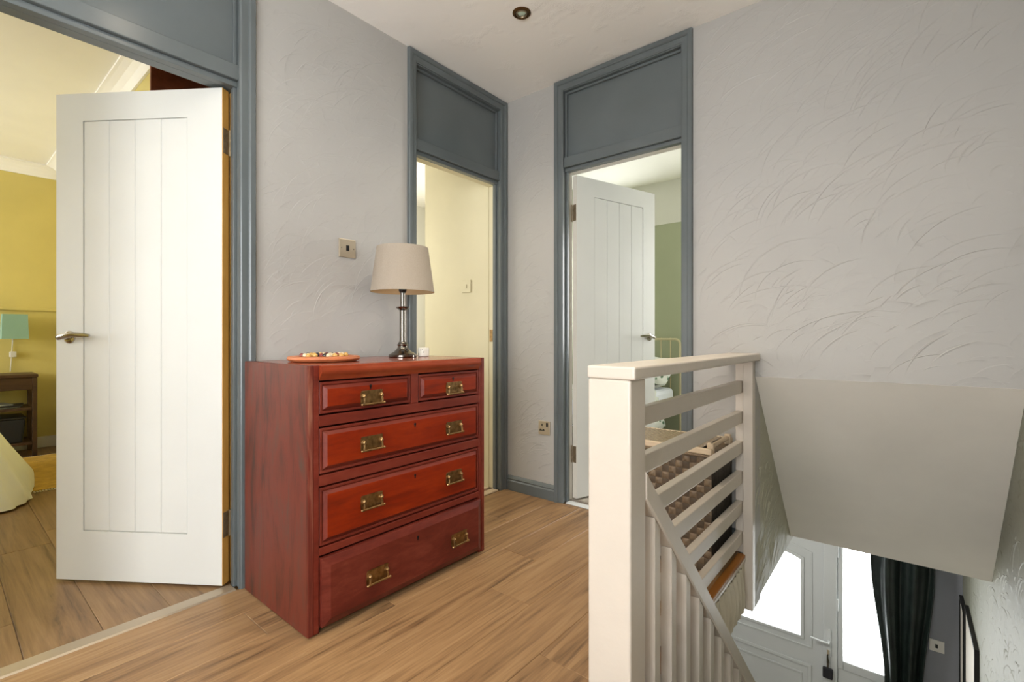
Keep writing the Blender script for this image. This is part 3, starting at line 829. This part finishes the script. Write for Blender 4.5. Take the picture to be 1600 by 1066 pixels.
# nosing + cap of the landing edge
tag(B(1.4450, 1.478, -1.2255, -0.0485, -0.0128, 0.004).build('floor_nosing', 'nosing', bevel=0.004), 'orange-brown wooden nosing along the landing edge below the slats', 'nosing')
tag(B(1.4552, 1.479, -1.2255, -0.0485, -0.0295, -0.0135).build('edge_moulding', 'rail', bevel=0.004), 'cream painted moulding under the landing nosing', 'moulding')
# stairs
stq = empty('stairs', (1.94, -1.25, -2.6)); struct(stq, 'carpeted flight of stairs going down to the front door', 'stairs')
NS = 13
rise = 2.6 / NS; going = 0.215
for k in range(1, NS):
    zt = -k * rise
    y0 = -1.27 + (k - 1) * going
    B(1.53, 2.370, y0, y0 + going + 0.02, zt - rise if k < NS-1 else -2.599, zt).build('step', 'carpet', stq, bevel=0.01)
# front door
fd = empty('door_3', (1.02, YF + 0.05, -2.6)); struct(fd, 'white front door with an arched glass panel downstairs', 'door')
yd = YF + 0.02
gx0, gx1, gz0, gz1 = 0.745, 1.330, -1.620, -0.955
cxg = (gx0 + gx1) / 2
def arch(x0, x1, z0, z1, rise_, n=14):
    pts = [(x0, z0), (x1, z0)]
    for i in range(n + 1):
        a = i / n
        xx_ = x1 + (x0 - x1) * a
        pts.append((xx_, z1 + rise_ * (1 - (2*a - 1)**2)))
    return pts
dw0, dw1, dzt = 0.5985, 1.4995, -0.6185
def ringplate(mb, inner, outer, y0, y1):
    n = len(inner)
    mb.loft([[(x_, y0, z_) for x_, z_ in inner], [(x_, y0, z_) for x_, z_ in outer], [(x_, y1, z_) for x_, z_ in outer], [(x_, y1, z_) for x_, z_ in inner], [(x_, y0, z_) for x_, z_ in inner]], cap=False)
    bmesh.ops.remove_doubles(mb.bm, verts=mb.bm.verts, dist=1e-6)
# door slab as plate with an arched hole: match arch point count on the outer rectangle
inn = arch(gx0, gx1, gz0, gz1, 0.06)
n = 14
outr = [(dw0, -2.598), (dw1, -2.598)] + [(dw1 + (dw0 - dw1) * i / n, dzt) for i in range(n + 1)]
m = MB(); ringplate(m, inn, outr, yd, yd + 0.05); m.build('slab', 'upvc', fd)
m = MB(); ringplate(m, inn, arch(gx0 - 0.028, gx1 + 0.028, gz0 - 0.028, gz1 + 0.024, 0.064), yd - 0.014, yd - 0.0005); m.build('glazing_bead', 'upvc', fd, bevel=0.005)
m = MB(); ringplate(m, arch(gx0 - 0.075, gx1 + 0.075, gz0 - 0.075, gz1 + 0.07, 0.07), arch(gx0 - 0.09, gx1 + 0.09, gz0 - 0.09, gz1 + 0.085, 0.072), yd - 0.010, yd - 0.0005); m.build('panel_moulding', 'upvc', fd, bevel=0.004)
m = MB(); m.prism([(x_, yd + 0.02, z_) for x_, z_ in arch(gx0 + 0.0005, gx1 - 0.0005, gz0 + 0.0005, gz1 - 0.0005, 0.06)], (0, 0.008, 0)); m.build('pane', 'glass', fd)
def rect(x0, x1, z0, z1): return [(x0, z0), (x1, z0), (x1, z1), (x0, z1)]
m = MB(); ringplate(m, rect(0.69, 1.385, -2.44, -1.880), rect(0.66, 1.415, -2.47, -1.850), yd - 0.012, yd - 0.0005); m.build('panel_moulding', 'upvc', fd, bevel=0.005)
m = MB(); ringplate(m, rect(0.755, 1.325, -2.38, -1.960), rect(0.735, 1.345, -2.40, -1.940), yd - 0.010, yd - 0.0005); m.build('panel_moulding', 'upvc', fd, bevel=0.005)
h = MB()
h.box(1.528, 1.556, YF - 0.026, YF - 0.0105, -1.70, -1.475)
h.tube([(1.542, YF - 0.02, -1.575), (1.542, YF - 0.06, -1.575), (1.50, YF - 0.066, -1.573), (1.415, YF - 0.062, -1.568)], [0.009, 0.010, 0.010, 0.008], 10)
h.build('handle', 'upvc', fd, bevel=0.003)
# door frame + side light
fr_ = empty('window_4', (1.75, YF + 0.05, -2.6)); struct(fr_, 'tall side light window next to the front door', 'window')
for a, b, c_, d_ in ((1.500, 1.600, -2.598, -0.6185), (1.930, 1.988, -2.598, -0.6185), (0.552, 0.598, -2.598, -0.6185)):
    B(a, b, YF - 0.010, YF + 0.07, c_, d_).build('frame_post', 'upvc', fr_, bevel=0.006)
B(0.552, 1.988, YF - 0.008, YF + 0.07, -0.618, -0.502).build('frame_head', 'upvc', fr_, bevel=0.006)
B(1.6002, 1.640, YF + 0.005, YF + 0.06, -1.7902, -0.619).build('sash_bar', 'upvc', fr_, bevel=0.006)
B(1.6405, 1.9298, YF + 0.005, YF + 0.06, -1.790, -1.715).build('sash_bar', 'upvc', fr_, bevel=0.006)
B(1.6002, 1.9298, YF + 0.015, YF + 0.06, -2.598, -1.7905).build('lower_panel', 'upvc', fr_, bevel=0.004)
B(1.6405, 1.9298, YF + 0.03, YF + 0.038, -1.7145, -0.62).build('pane', 'glass', fr_)
for hz in (-0.80, -1.25):
    B(1.596, 1.612, YF - 0.022, YF - 0.0105, hz - 0.05, hz + 0.05).build('hinge', 'upvc', fr_, bevel=0.004)
# keys
kf = empty('key_fob', (1.535, YF - 0.04, -1.88)); tag(kf, 'bunch of keys with a black pouch hanging from the front door lock', 'keys')
B(1.500, 1.572, YF - 0.045, YF - 0.020, -1.885, -1.795).build('pouch', 'blackfelt', kf, bevel=0.008)
MB().tube([(1.536, YF - 0.032, -1.796), (1.538, YF - 0.03, -1.75), (1.534, YF - 0.030, -1.70), (1.540, YF - 0.028, -1.655)], [0.006, 0.011, 0.006, 0.006], 8).build('key_chain', 'nickel', kf)
B(1.532, 1.550, YF - 0.050, YF - 0.045, -1.672, -1.635).build('key', 'steel', kf, bevel=0.002)
# curtain
cu = MB()
def curt(u, v):
    z = -0.45 - v * 1.95
    t_ = min(1, max(0, (-0.75 - z) / 0.95)); t_ = t_*t_*(3 - 2*t_)
    xl_ = 1.832 + 0.085 * t_; xr_ = 2.212 - 0.070 * t_
    X = xl_ + u * (xr_ - xl_)
    Y = 2.30 + 0.030 * math.sin(u * 15 + 0.9 * math.sin(v*3)) + 0.006 * math.sin(u * 41 + v * 5)
    return (X, Y, z)
cu.grid(72, 30, curt)
tag(cu.build('curtain', 'curtain', smooth=True, solid=0.006), 'dark green satin curtain gathered beside the front door', 'curtain')
ls = empty('light_switch', (2.225, YF, -1.34)); tag(ls, 'single light switch on the grey hall wall right of the curtain', 'light switch')
B(2.184, 2.270, YF - 0.009, YF - 0.0005, -1.385, -1.299).build('plate', 'white', ls, bevel=0.002)
B(2.218, 2.234, YF - 0.013, YF - 0.0092, -1.356, -1.328).build('rocker', 'black', ls, bevel=0.001)
hl = empty('hall_ceiling_light', (0.85, 1.0, -0.2005)); tag(hl, 'round white ceiling light of the downstairs hall', 'ceiling light')  # unseen fitting added because the hall rendered too dark
MB().lathe([(0.13, 0.0), (0.13, -0.012), (0.10, -0.05), (0.05, -0.075), (0.002, -0.08)], (0, 0, 0), 32).build('diffuser', 'pot', hl, local=True, smooth=True)
l = bpy.data.lights.new('hall_bulb', 'POINT'); l.energy = 26; l.color = (1.0, 0.98, 0.92); l.shadow_soft_size = 0.09  # lamp of the added fitting, brightens the front door
o = bpy.data.objects.new('hall_bulb', l); COL.objects.link(o); o.parent = hl; o.location = (0, 0, -0.18)
# pictures on the stair wall
for k, (y0, y1, zt, lab) in enumerate(((1.40, 2.00, -0.80, 'black-edged picture on the stairwell wall, nearer of two'), (2.10, 2.40, -0.90, 'black-edged picture on the stairwell wall next to the front door'))):
    pf = empty('picture_frame', (2.36, (y0+y1)/2, zt - 0.8)); tag(pf, lab, 'picture', 'pictures on the stairwell wall')
    for a, b, c_, d_ in ((y0, y1, zt - 0.016, zt), (y0, y1, zt - 0.80, zt - 0.784), (y0, y0 + 0.016, zt - 0.784, zt - 0.016), (y1 - 0.016, y1, zt - 0.784, zt - 0.016)):
        B(2.350, 2.3715, a, b, c_, d_).build('frame_side', 'black', pf)
    B(2.356, 2.3715, y0 + 0.0165, y1 - 0.0165, zt - 0.7835, zt - 0.0165).build('print', 'soffit', pf)

# ------------------------------------------------------------------ balustrade
bal = empty('landing_balustrade', (1.46, -1.27, 0)); tag(bal, 'white painted landing balustrade with newel post and horizontal slats', 'balustrade')
NX0, NX1, NY0, NY1 = 1.396, 1.517, -1.318, -1.226
B(NX0, NX1, NY0, NY1, -0.60, 0.892).build('newel_post', 'rail', bal, bevel=0.006, seg=3)
B(NX0 - 0.002, 1.530, NY0 - 0.002, -0.0006, 0.8925, 0.926).build('top_rail', 'rail', bal, bevel=0.006, seg=3)
B(1.430, 1.4655, -0.030, -0.0006, 0.0005, 0.892).build('wall_post', 'rail', bal, bevel=0.003)
B(1.466, 1.508, -0.046, -0.0006, -0.250, 0.892).build('wall_post', 'rail', bal, bevel=0.003)
for k in range(6):
    zt = 0.798 - k * 0.139
    B(1.434, 1.463, NY1 + 0.0002, -0.0304, zt - 0.055, zt).build('slat', 'rail', bal, bevel=0.003)
# stair banister: handrail + spindles
ban = empty('stair_banister', (1.5, -1.22, -0.6)); tag(ban, 'cream stair banister with sloping handrail and square spindles', 'banister')
def hz_(y): return 0.640 - (y + 1.218) * 1.022
hr = MB()
ya, yb_ = -1.2255, 1.00
prof = [(1.482, -0.078), (1.516, -0.078), (1.520, -0.071), (1.520, -0.007), (1.515, 0.0), (1.484, 0.0), (1.4795, -0.007), (1.4795, -0.071)]
hr.loft([[(x_, ya, hz_(ya) + dz) for x_, dz in prof], [(x_, yb_, hz_(yb_) + dz) for x_, dz in prof]])
# keep the rail clear of the landing floor edge: shift to the stair side
hr.build('handrail', 'rail', ban)
y = -1.165
while y < 0.95:
    zt = hz_(y + 0.04) - 0.080
    zt0 = hz_(y) - 0.080
    sp = MB()
    sp.loft([[(1.482, y, zt - 1.25), (1.516, y, zt - 1.25), (1.516, y + 0.038, zt - 1.25), (1.482, y + 0.038, zt - 1.25)],
             [(1.482, y, zt0), (1.516, y, zt0), (1.516, y + 0.038, zt), (1.482, y + 0.038, zt)]])
    sp.build('spindle', 'rail', ban, bevel=0.002)
    y += 0.122
# ------------------------------------------------------------------ chest of drawers
CX0, CX1, CY0, CY1, CT = 0.026, 0.522, -1.632, -0.776, 0.905
ch = empty('chest_of_drawers', (0.27, -1.204, 0)); tag(ch, 'old red mahogany chest of drawers with brass handles', 'chest of drawers')
B(CX0, CX1 - 0.003, CY0, CY0 + 0.020, 0.004, CT).build('side_panel', 'carcass', ch, bevel=0.002)
B(CX0, CX1 - 0.003, CY1 - 0.020, CY1, 0.004, CT).build('side_panel', 'carcass', ch, bevel=0.002)
B(CX0, CX0 + 0.010, CY0 + 0.0205, CY1 - 0.0205, 0.02, CT - 0.016).build('back_panel', 'carcass', ch)
B(CX0, CX1 - 0.0225, CY0 + 0.0202, CY1 - 0.0202, CT - 0.0155, CT).build('top', 'ctop', ch, bevel=0.001)
# face frame
FX = CX1
def face(y0, y1, z0, z1, nm, mt='railwood', dx=0.0):
    return B(FX - 0.022, FX + dx, y0, y1, z0, z1).build(nm, mt, ch, bevel=0.002)
face(CY0 + 0.0205, CY0 + 0.040, 0.004, CT, 'stile')
face(CY1 - 0.036, CY1 - 0.0205, 0.004, CT, 'stile')
# the beads on the outer corner
B(FX - 0.0028, FX + 0.001, CY0 + 0.001, CY0 + 0.0195, 0.004, CT).build('corner_bead', 'wornbead', ch, bevel=0.0015)
B(FX - 0.0028, FX + 0.001, CY1 - 0.0195, CY1 - 0.001, 0.004, CT).build('corner_bead', 'railwood', ch, bevel=0.0015)
IY0, IY1 = CY0 + 0.0405, CY1 - 0.0365
# rounded cushion moulding under the top
m = MB()
pr = [(FX - 0.022, 0.8535), (FX + 0.001, 0.8535), (FX + 0.003, 0.861), (FX + 0.007, 0.868), (FX + 0.013, 0.873), (FX + 0.017, 0.879), (FX + 0.018, 0.886), (FX + 0.016, 0.893), (FX + 0.014, 0.896), (FX + 0.013, 0.902), (FX + 0.009, 0.905), (FX - 0.022, 0.905)]
m.loft([[(x_, IY0, z_) for x_, z_ in pr], [(x_, IY1, z_) for x_, z_ in pr]])
m.build('cushion_moulding', 'ctop', ch, smooth=True)
rows = [(0.738, 0.850), (0.536, 0.694), (0.292, 0.492), (0.022, 0.258)]
face(IY0, IY1, 0.698, 0.734, 'drawer_rail'); face(IY0, IY1, 0.496, 0.532, 'drawer_rail'); face(IY0, IY1, 0.262, 0.288, 'drawer_rail')
YM0, YM1 = -1.203, -1.168
B(FX - 0.022, FX, YM0, YM1, 0.7345, 0.8545).build('muntin', 'railwood', ch, bevel=0.002)
B(CX0 + 0.01, FX - 0.023, CY0 + 0.0205, CY1 - 0.0205, 0.004, 0.016).build('bottom_board', 'carcass', ch)
def handle_mesh(cy, cz, fx):
    m = MB()
    wv, hv = 0.046, 0.027
    # back plate with clipped corners, raised rim along the top
    pts = [(-wv, -hv*0.75), (-wv*0.9, -hv*0.9), (wv*0.9, -hv*0.9), (wv, -hv*0.75), (wv, hv*0.7), (wv*0.9, hv), (-wv*0.9, hv), (-wv, hv*0.7)]
    m.prism([(fx, cy + a, cz + b) for a, b in pts], (0.0025, 0, 0))
    m.box(fx + 0.0026, fx + 0.0046, cy - wv*0.98, cy + wv*0.98, cz + hv*0.80, cz + hv*0.98)
    for s in (-1, 1):
        m.lathe([(0.008, 0.0026), (0.009, 0.005), (0.0055, 0.007), (0.005, 0.011), (0.0068, 0.013), (0.003, 0.017)], (fx, cy + s*0.037, cz + 0.007), 12, 'x')
        m.tube([(fx + 0.011, cy + s*0.037, cz + 0.005), (fx + 0.014, cy + s*0.038, cz - 0.008), (fx + 0.013, cy + s*0.039, cz - 0.022)], [0.0036, 0.0032, 0.0038], 8)
        m.lathe([(0.0015, -0.007*s), (0.0048, -0.003*s), (0.0048, 0.003*s), (0.0015, 0.006*s)], (fx + 0.013, cy + s*0.046, cz - 0.022), 10, 'y')
    m.tube([(fx + 0.013, cy - 0.043, cz - 0.022), (fx + 0.013, cy + 0.043, cz - 0.022)], 0.0036, 10)
    return m
def drawer(y0, y1, z0, z1, proud, mat, handles, key, lab=None):
    g = 0.0025
    y0 += g; y1 -= g; z0 += g; z1 -= g
    d = empty('drawer', (FX, (y0+y1)/2, (z0+z1)/2)); d.parent = ch
    d.location = Vector((FX, (y0+y1)/2, (z0+z1)/2)) - ch.location
    x0 = FX - 0.018 + proud
    m = MB()
    e, f = 0.014, 0.026
    def ring(i, x_): return [(x_, y0+i, z0+i), (x_, y1-i, z0+i), (x_, y1-i, z1-i), (x_, y0+i, z1-i)]
    if mat == 'mahog':
        rings = [ring(0, x0), ring(0, x0 + 0.017), ring(0.009, x0 + 0.017), ring(0.0095, x0 + 0.011), ring(0.024, x0 + 0.025)]
    else:
        rings = [ring(0, x0), ring(0, x0 + 0.019), ring(0.026, x0 + 0.031)]
    m.loft(rings)
    fo = m.build('front', mat, d, bevel=0.0008, seg=1)
    if mat == 'mahog':                      # polished field, duller moulded border
        fo.data.materials.append(M['railwood'])
        xm = max(v.co.x for v in fo.data.vertices)
        for p in fo.data.polygons:
            if p.center.x < xm - 1e-4: p.material_index = 1
    B(CX0 + 0.03, x0 - 0.0002, y0 + 0.004, y1 - 0.004, z0 + 0.004, z1 - 0.012).build('box', 'carcass', d)
    fx = rings[-1][0][0]
    for cy, cz in handles:
        handle_mesh(cy, cz, fx + 0.0002).build('handle', 'brass', d, smooth=True)
    kx, kz = key
    k = MB(); k.lathe([(0.0052, 0.0), (0.0052, 0.0012)], (fx, kx, kz), 12, 'x'); k.box(fx, fx + 0.0012, kx - 0.0022, kx + 0.0022, kz - 0.012, kz)
    k.build('keyhole', 'black', d)
    return d
yl, yr = -1.392, -0.978
drawer(IY0, YM0 - 0.0005, *rows[0], 0.0, 'mahog', [(yl, 0.779)], (-1.396, 0.822))
drawer(YM1 + 0.0005, IY1, *rows[0], 0.0, 'mahog', [(yr, 0.779)], (-0.982, 0.822))
drawer(IY0, IY1, *rows[1], 0.0, 'mahog', [(yl, 0.612), (yr, 0.608)], (-1.19, 0.652))
drawer(IY0, IY1, *rows[2], 0.0, 'mahog', [(yl, 0.399), (yr, 0.394)], (-1.19, 0.448))
drawer(IY0, IY1, *rows[3], 0.012, 'maroon', [(yl + 0.012, 0.130), (yr + 0.014, 0.128)], (-1.19, 0.205))

# ------------------------------------------------------------------ things on the chest
lp = empty('table_lamp', (0.185, -0.985, CT + 0.0005)); tag(lp, 'table lamp with linen shade and dark nickel column on the red chest', 'lamp')
L = lambda prof, nm, mt, seg=40: MB().lathe(prof, (0, 0, 0), seg).build(nm, mt, lp, local=True, smooth=True)
L([(0.060, 0.0), (0.066, 0.002), (0.066, 0.010), (0.062, 0.014), (0.055, 0.018), (0.040, 0.026), (0.030, 0.036), (0.024, 0.046), (0.023, 0.052), (0.026, 0.056), (0.026, 0.060), (0.021, 0.064), (0.020, 0.069), (0.016, 0.073)], 'base', 'nickel')
L([(0.0155, 0.0735), (0.0145, 0.085), (0.0145, 0.215), (0.0150, 0.222)], 'column', 'nickel')
L([(0.015, 0.2225), (0.020, 0.226), (0.030, 0.234), (0.032, 0.238), (0.024, 0.240), (0.012, 0.242)], 'drip_collar', 'nickel')
L([(0.0118, 0.2425), (0.0112, 0.300), (0.0118, 0.306)], 'upper_stem', 'nickel')
L([(0.013, 0.3065), (0.019, 0.318), (0.019, 0.345), (0.015, 0.350)], 'bulb_holder', 'black')
L([(0.012, 0.3505), (0.016, 0.365), (0.027, 0.39), (0.030, 0.41), (0.024, 0.435), (0.006, 0.446)], 'bulb', 'pot')
sd = MB()
prof = [(0.150, 0.310), (0.1205, 0.522), (0.1195, 0.522), (0.149, 0.310)]
sd.lathe(prof + [prof[0]], (0, 0, 0), 56, cap=False)
bmesh.ops.remove_doubles(sd.bm, verts=sd.bm.verts, dist=1e-6)
sh = sd.build('lamp_shade', 'linen', lp, local=True, smooth=True)
li = MB(); prof = [(0.1486, 0.3105), (0.1191, 0.5215), (0.1184, 0.5215), (0.1479, 0.3105)]
li.lathe(prof + [prof[0]], (0, 0, 0), 56, cap=False)
bmesh.ops.remove_doubles(li.bm, verts=li.bm.verts, dist=1e-6)
li.build('shade_lining', 'shadein', lp, local=True, smooth=True)
rg_ = MB()
for a in range(3):
    an = R(120 * a + 20)
    rg_.tube([(0.013*math.cos(an), 0.013*math.sin(an), 0.348), (0.138*math.cos(an), 0.138*math.sin(an), 0.352)], 0.0016, 6)
rg_.build('shade_ring', 'black', lp, local=True)
# solitaire board with marbles
BC = (0.262, -1.428)
sb = empty('solitaire_board', (BC[0], BC[1], CT + 0.0005)); tag(sb, 'round orange wooden solitaire board on the red chest', 'game board')
MB().lathe([(0.118, 0.0), (0.131, 0.004), (0.136, 0.011), (0.134, 0.018), (0.128, 0.021), (0.112, 0.021), (0.106, 0.015), (0.100, 0.013), (0.001, 0.013)], (0, 0, 0), 48).build('disc', 'boardwood', sb, local=True, smooth=True)
mr = MB(); 
bmesh.ops.create_uvsphere(mr.bm, u_segments=16, v_segments=10, radius=0.0098)
me0 = mr.build('marble', MARBLE['cream'], smooth=True)
base_mesh = me0.data
meshes = {}
for nm, mt in MARBLE.items():
    c = base_mesh.copy(); c.materials[0] = mt; meshes[nm] = c
cyc = ['dark brown', 'cream', 'cream', 'yellow', 'dark brown', 'cream', 'red brown', 'cream', 'yellow', 'yellow', 'red brown']
k = 0
for i in range(-3, 4):
    for j in range(-3, 4):
        if abs(i) > 1 and abs(j) > 1: continue
        if i == 0 and j == 0: continue
        nm = cyc[k % len(cyc)]
        o = me0 if k == 0 else me0.copy()
        if k: COL.objects.link(o)
        o.data = meshes[nm]
        o.location = (BC[0] + i*0.0262, BC[1] + j*0.0262, CT + 0.0005 + 0.013 + 0.0099)
        tag(o, nm + ' glass marble on the round solitaire board', 'marble', nm + ' marbles on the solitaire board')
        k += 1
pt = empty('pot', (0.222, -0.888, CT + 0.0005)); tag(pt, 'small white speckled pot on the red chest just right of the lamp', 'pot')
pm = MB().lathe([(0.024, 0.0), (0.027, 0.003), (0.0275, 0.030), (0.0272, 0.040), (0.025, 0.043), (0.023, 0.040), (0.022, 0.010), (0.004, 0.008)], (0, 0, 0), 28).build('body', 'pot', pt, local=True, smooth=True)
for a, z in ((-68, 0.032), (-40, 0.022), (-50, 0.036), (-95, 0.014)):
    MB().lathe([(0.0028, 0.0), (0.0028, 0.0008)], (0, 0, 0), 8, 'x').build('fleck', 'potspot', pt, local=True)
    f_ = COL.objects[-1] if False else pt.children[-1] if len(pt.children) else None
for i, ob in enumerate([c for c in pt.children if c.name.startswith('fleck')]):
    a, z = ((-68, 0.032), (-40, 0.022), (-50, 0.036), (-95, 0.014))[i]
    ob.location = (0.0272*math.cos(R(a)), 0.0272*math.sin(R(a)), z); ob.rotation_euler = (0, 0, R(a))

# ------------------------------------------------------------------ wall fittings
s1 = empty('cable_outlet', (0, -1.168, 1.42)); tag(s1, 'brushed steel outlet plate with one black socket on the wall above the chest', 'wall outlet')
B(0.0005, 0.007, -1.212, -1.124, 1.376, 1.464).build('plate', 'steel', s1, bevel=0.003)
B(0.0071, 0.0085, -1.176, -1.160, 1.408, 1.434).build('jack', 'black', s1, bevel=0.0005)
for yy in (-1.200, -1.136):
    MB().lathe([(0.003, 0.0), (0.0022, 0.0012)], (0.0071, yy, 1.420), 10, 'x').build('screw', 'chrome', s1)
s2 = empty('power_socket', (0.315, 0, 0.438)); tag(s2, 'steel single power socket with black switch low on the corner wall', 'power socket')
B(0.272, 0.358, -0.008, -0.0005, 0.395, 0.481).build('plate', 'steel', s2, bevel=0.003)
for a, b, c_, d_ in ((0.298, 0.304, 0.447, 0.463), (0.284, 0.296, 0.424, 0.430), (0.306, 0.318, 0.424, 0.430)):
    B(a, b, -0.0092, -0.0081, c_, d_).build('pin_hole', 'black', s2)
B(0.333, 0.345, -0.012, -0.0081, 0.447, 0.471).build('rocker', 'black', s2, bevel=0.001)
B(0.280, 0.322, -0.0088, -0.0081, 0.4185, 0.4235).build('socket_insert', 'black', s2)

# ------------------------------------------------------------------ ceiling downlights
bulbglass = paint('frosted_bulb_glass', rgb(200, 222, 205), 0.15, 0.02)
def downlight(x, y, energy, label, cone=112):
    d = empty('ceiling_downlight', (x, y, H)); tag(d, label, 'downlight', 'ceiling downlights')
    m = MB(); pr = [(0.030, -0.0005), (0.044, -0.0005), (0.044, -0.003), (0.038, -0.008), (0.034, -0.008), (0.030, -0.004)]
    m.lathe(pr + [pr[0]], (0, 0, 0), 36, cap=False); bmesh.ops.remove_doubles(m.bm, verts=m.bm.verts, dist=1e-6)
    m.build('bezel', 'bronze', d, local=True, smooth=True)
    m = MB(); pr = [(0.0205, -0.0008), (0.0295, -0.0008), (0.0285, -0.006), (0.0235, -0.009), (0.0205, -0.005)]
    m.lathe(pr + [pr[0]], (0, 0, 0), 36, cap=False); bmesh.ops.remove_doubles(m.bm, verts=m.bm.verts, dist=1e-6)
    m.build('gimbal_ring', 'hingem', d, local=True, smooth=True)
    MB().lathe([(0.020, -0.0008), (0.020, -0.003), (0.014, -0.006), (0.001, -0.0075)], (0, 0, 0), 28).build('bulb', bulbglass, d, local=True, smooth=True)
    if energy:
        l = bpy.data.lights.new('downlight_beam', 'SPOT'); l.energy = energy; l.color = (1.0, 0.86, 0.68)
        l.spot_size = R(cone); l.spot_blend = 0.9; l.shadow_soft_size = 0.03
        o = bpy.data.objects.new('downlight_beam', l); COL.objects.link(o); o.parent = d
        o.location = (0, 0, -0.045); o.rotation_euler = (0, 0, 0)
    return d
downlight(0.632, -0.632, 20, 'bronze-ringed ceiling downlight above the corner')
downlight(0.80, -1.85, 9, 'bronze-ringed ceiling downlight above the yellow bedroom doorway', 150)
downlight(1.36, -1.17, 50, 'bronze-ringed ceiling downlight above the newel post', 100)
downlight(1.95, -0.80, 12, 'bronze-ringed ceiling downlight above the stairs')

# ------------------------------------------------------------------ wicker basket with bed tray
wk = empty('wicker_basket', (1.18, -0.18, 0)); tag(wk, 'brown wicker laundry basket behind the white slats', 'basket')
WX0, WX1, WY0, WY1, WT = 0.955, 1.415, -0.340, -0.020, 0.492
B(WX0 + 0.008, WX1 - 0.008, WY0 + 0.008, WY1, 0.003, WT - 0.004).build('liner', 'wickerside', wk)
nx, nz = 15, 16
def weave(u, v):
    X = WX0 + u * (WX1 - WX0); Z = 0.004 + v * (WT - 0.006)
    a = u * nx; b = v * nz
    ia, ib = int(min(a, nx - 1e-6)), int(min(b, nz - 1e-6))
    fa, fb_ = a - ia, b - ib
    s = 1 if (ia + ib) % 2 == 0 else 0
    h_ = math.sin(math.pi * fa) * (1 if s else 0.25) * math.sin(math.pi * fb_) ** 0.5 if s else math.sin(math.pi * fb_) * 0.35 * math.sin(math.pi*fa) ** 0.5
    return (X, WY0 + 0.004 - 0.005 * h_, Z)
m = MB(); m.grid(nx * 5, nz * 5, weave)
o = m.build('weave', 'wicker', wk, recalc=False, smooth=False); o['kind'] = 'stuff'
o.data.materials.append(M['wickerdark'])
for i, p in enumerate(o.data.polygons):
    a, b = i // (nz * 5), i % (nz * 5)
    p.material_index = (a // 5 + b // 5) % 2
m = MB()
def weave2(u, v):
    Y = WY0 + 0.008 + u * (WY1 - WY0 - 0.008); Z = 0.004 + v * (WT - 0.006)
    return (WX1 - 0.006 + 0.004 * abs(math.sin(u * 40)) , Y, Z)
m.grid(80, 4, weave2)
o = m.build('side_weave', 'wickerside', wk, recalc=False); o['kind'] = 'stuff'
MB().box(WX0 - 0.004, WX1 + 0.004, WY0 - 0.006, WY1 + 0.004, WT - 0.0015, WT + 0.010).build('lid', 'wicker', wk, bevel=0.004)
tr = empty('bed_tray', (1.18, -0.18, WT + 0.0105)); tag(tr, 'folding beech bed tray with a glossy woven top lying on the wicker basket', 'tray')
z0 = WT + 0.0107
TY0, TY1 = WY0 - 0.004, WY1 - 0.004
B(WX0, WX1 + 0.002, TY0, TY0 + 0.016, z0, z0 + 0.026).build('rail', 'beech', tr, bevel=0.004)
B(WX0, WX1 + 0.002, TY1 - 0.016, TY1, z0, z0 + 0.026).build('rail', 'beech', tr, bevel=0.004)
B(WX0, WX0 + 0.016, TY0 + 0.0165, TY1 - 0.0165, z0, z0 + 0.026).build('rail', 'beech', tr, bevel=0.004)
MB().tube([(WX1 - 0.010, TY0 + 0.03, z0 + 0.030), (WX1 - 0.010, TY1 - 0.03, z0 + 0.030)], 0.011, 10).build('folding_leg', 'beech', tr, smooth=True)
for yy in (TY0 + 0.020, TY1 - 0.05):
    B(WX1 - 0.024, WX1 + 0.004, yy, yy + 0.022, z0, z0 + 0.046).build('hinge_block', 'beech', tr, bevel=0.004)
m = MB()
nx2, ny2 = 30, 18
def wtop(u, v):
    X = WX0 + 0.0165 + u * (WX1 - WX0 - 0.060); Y = TY0 + 0.0165 + v * (TY1 - TY0 - 0.033)
    a = u * nx2; b = v * ny2
    ia, ib = int(min(a, nx2 - 1e-6)), int(min(b, ny2 - 1e-6))
    fa, fb_ = a - ia, b - ib
    if (ia + ib) % 2 == 0: h_ = math.sin(math.pi * fa) * 0.9
    else: h_ = math.sin(math.pi * fb_) * 0.5
    return (X, Y, z0 + 0.0235 + 0.0035 * h_)
m.grid(nx2 * 3, ny2 * 3, wtop)
o = m.build('woven_top', 'wickertop', tr, recalc=False, smooth=True); o['kind'] = 'stuff'
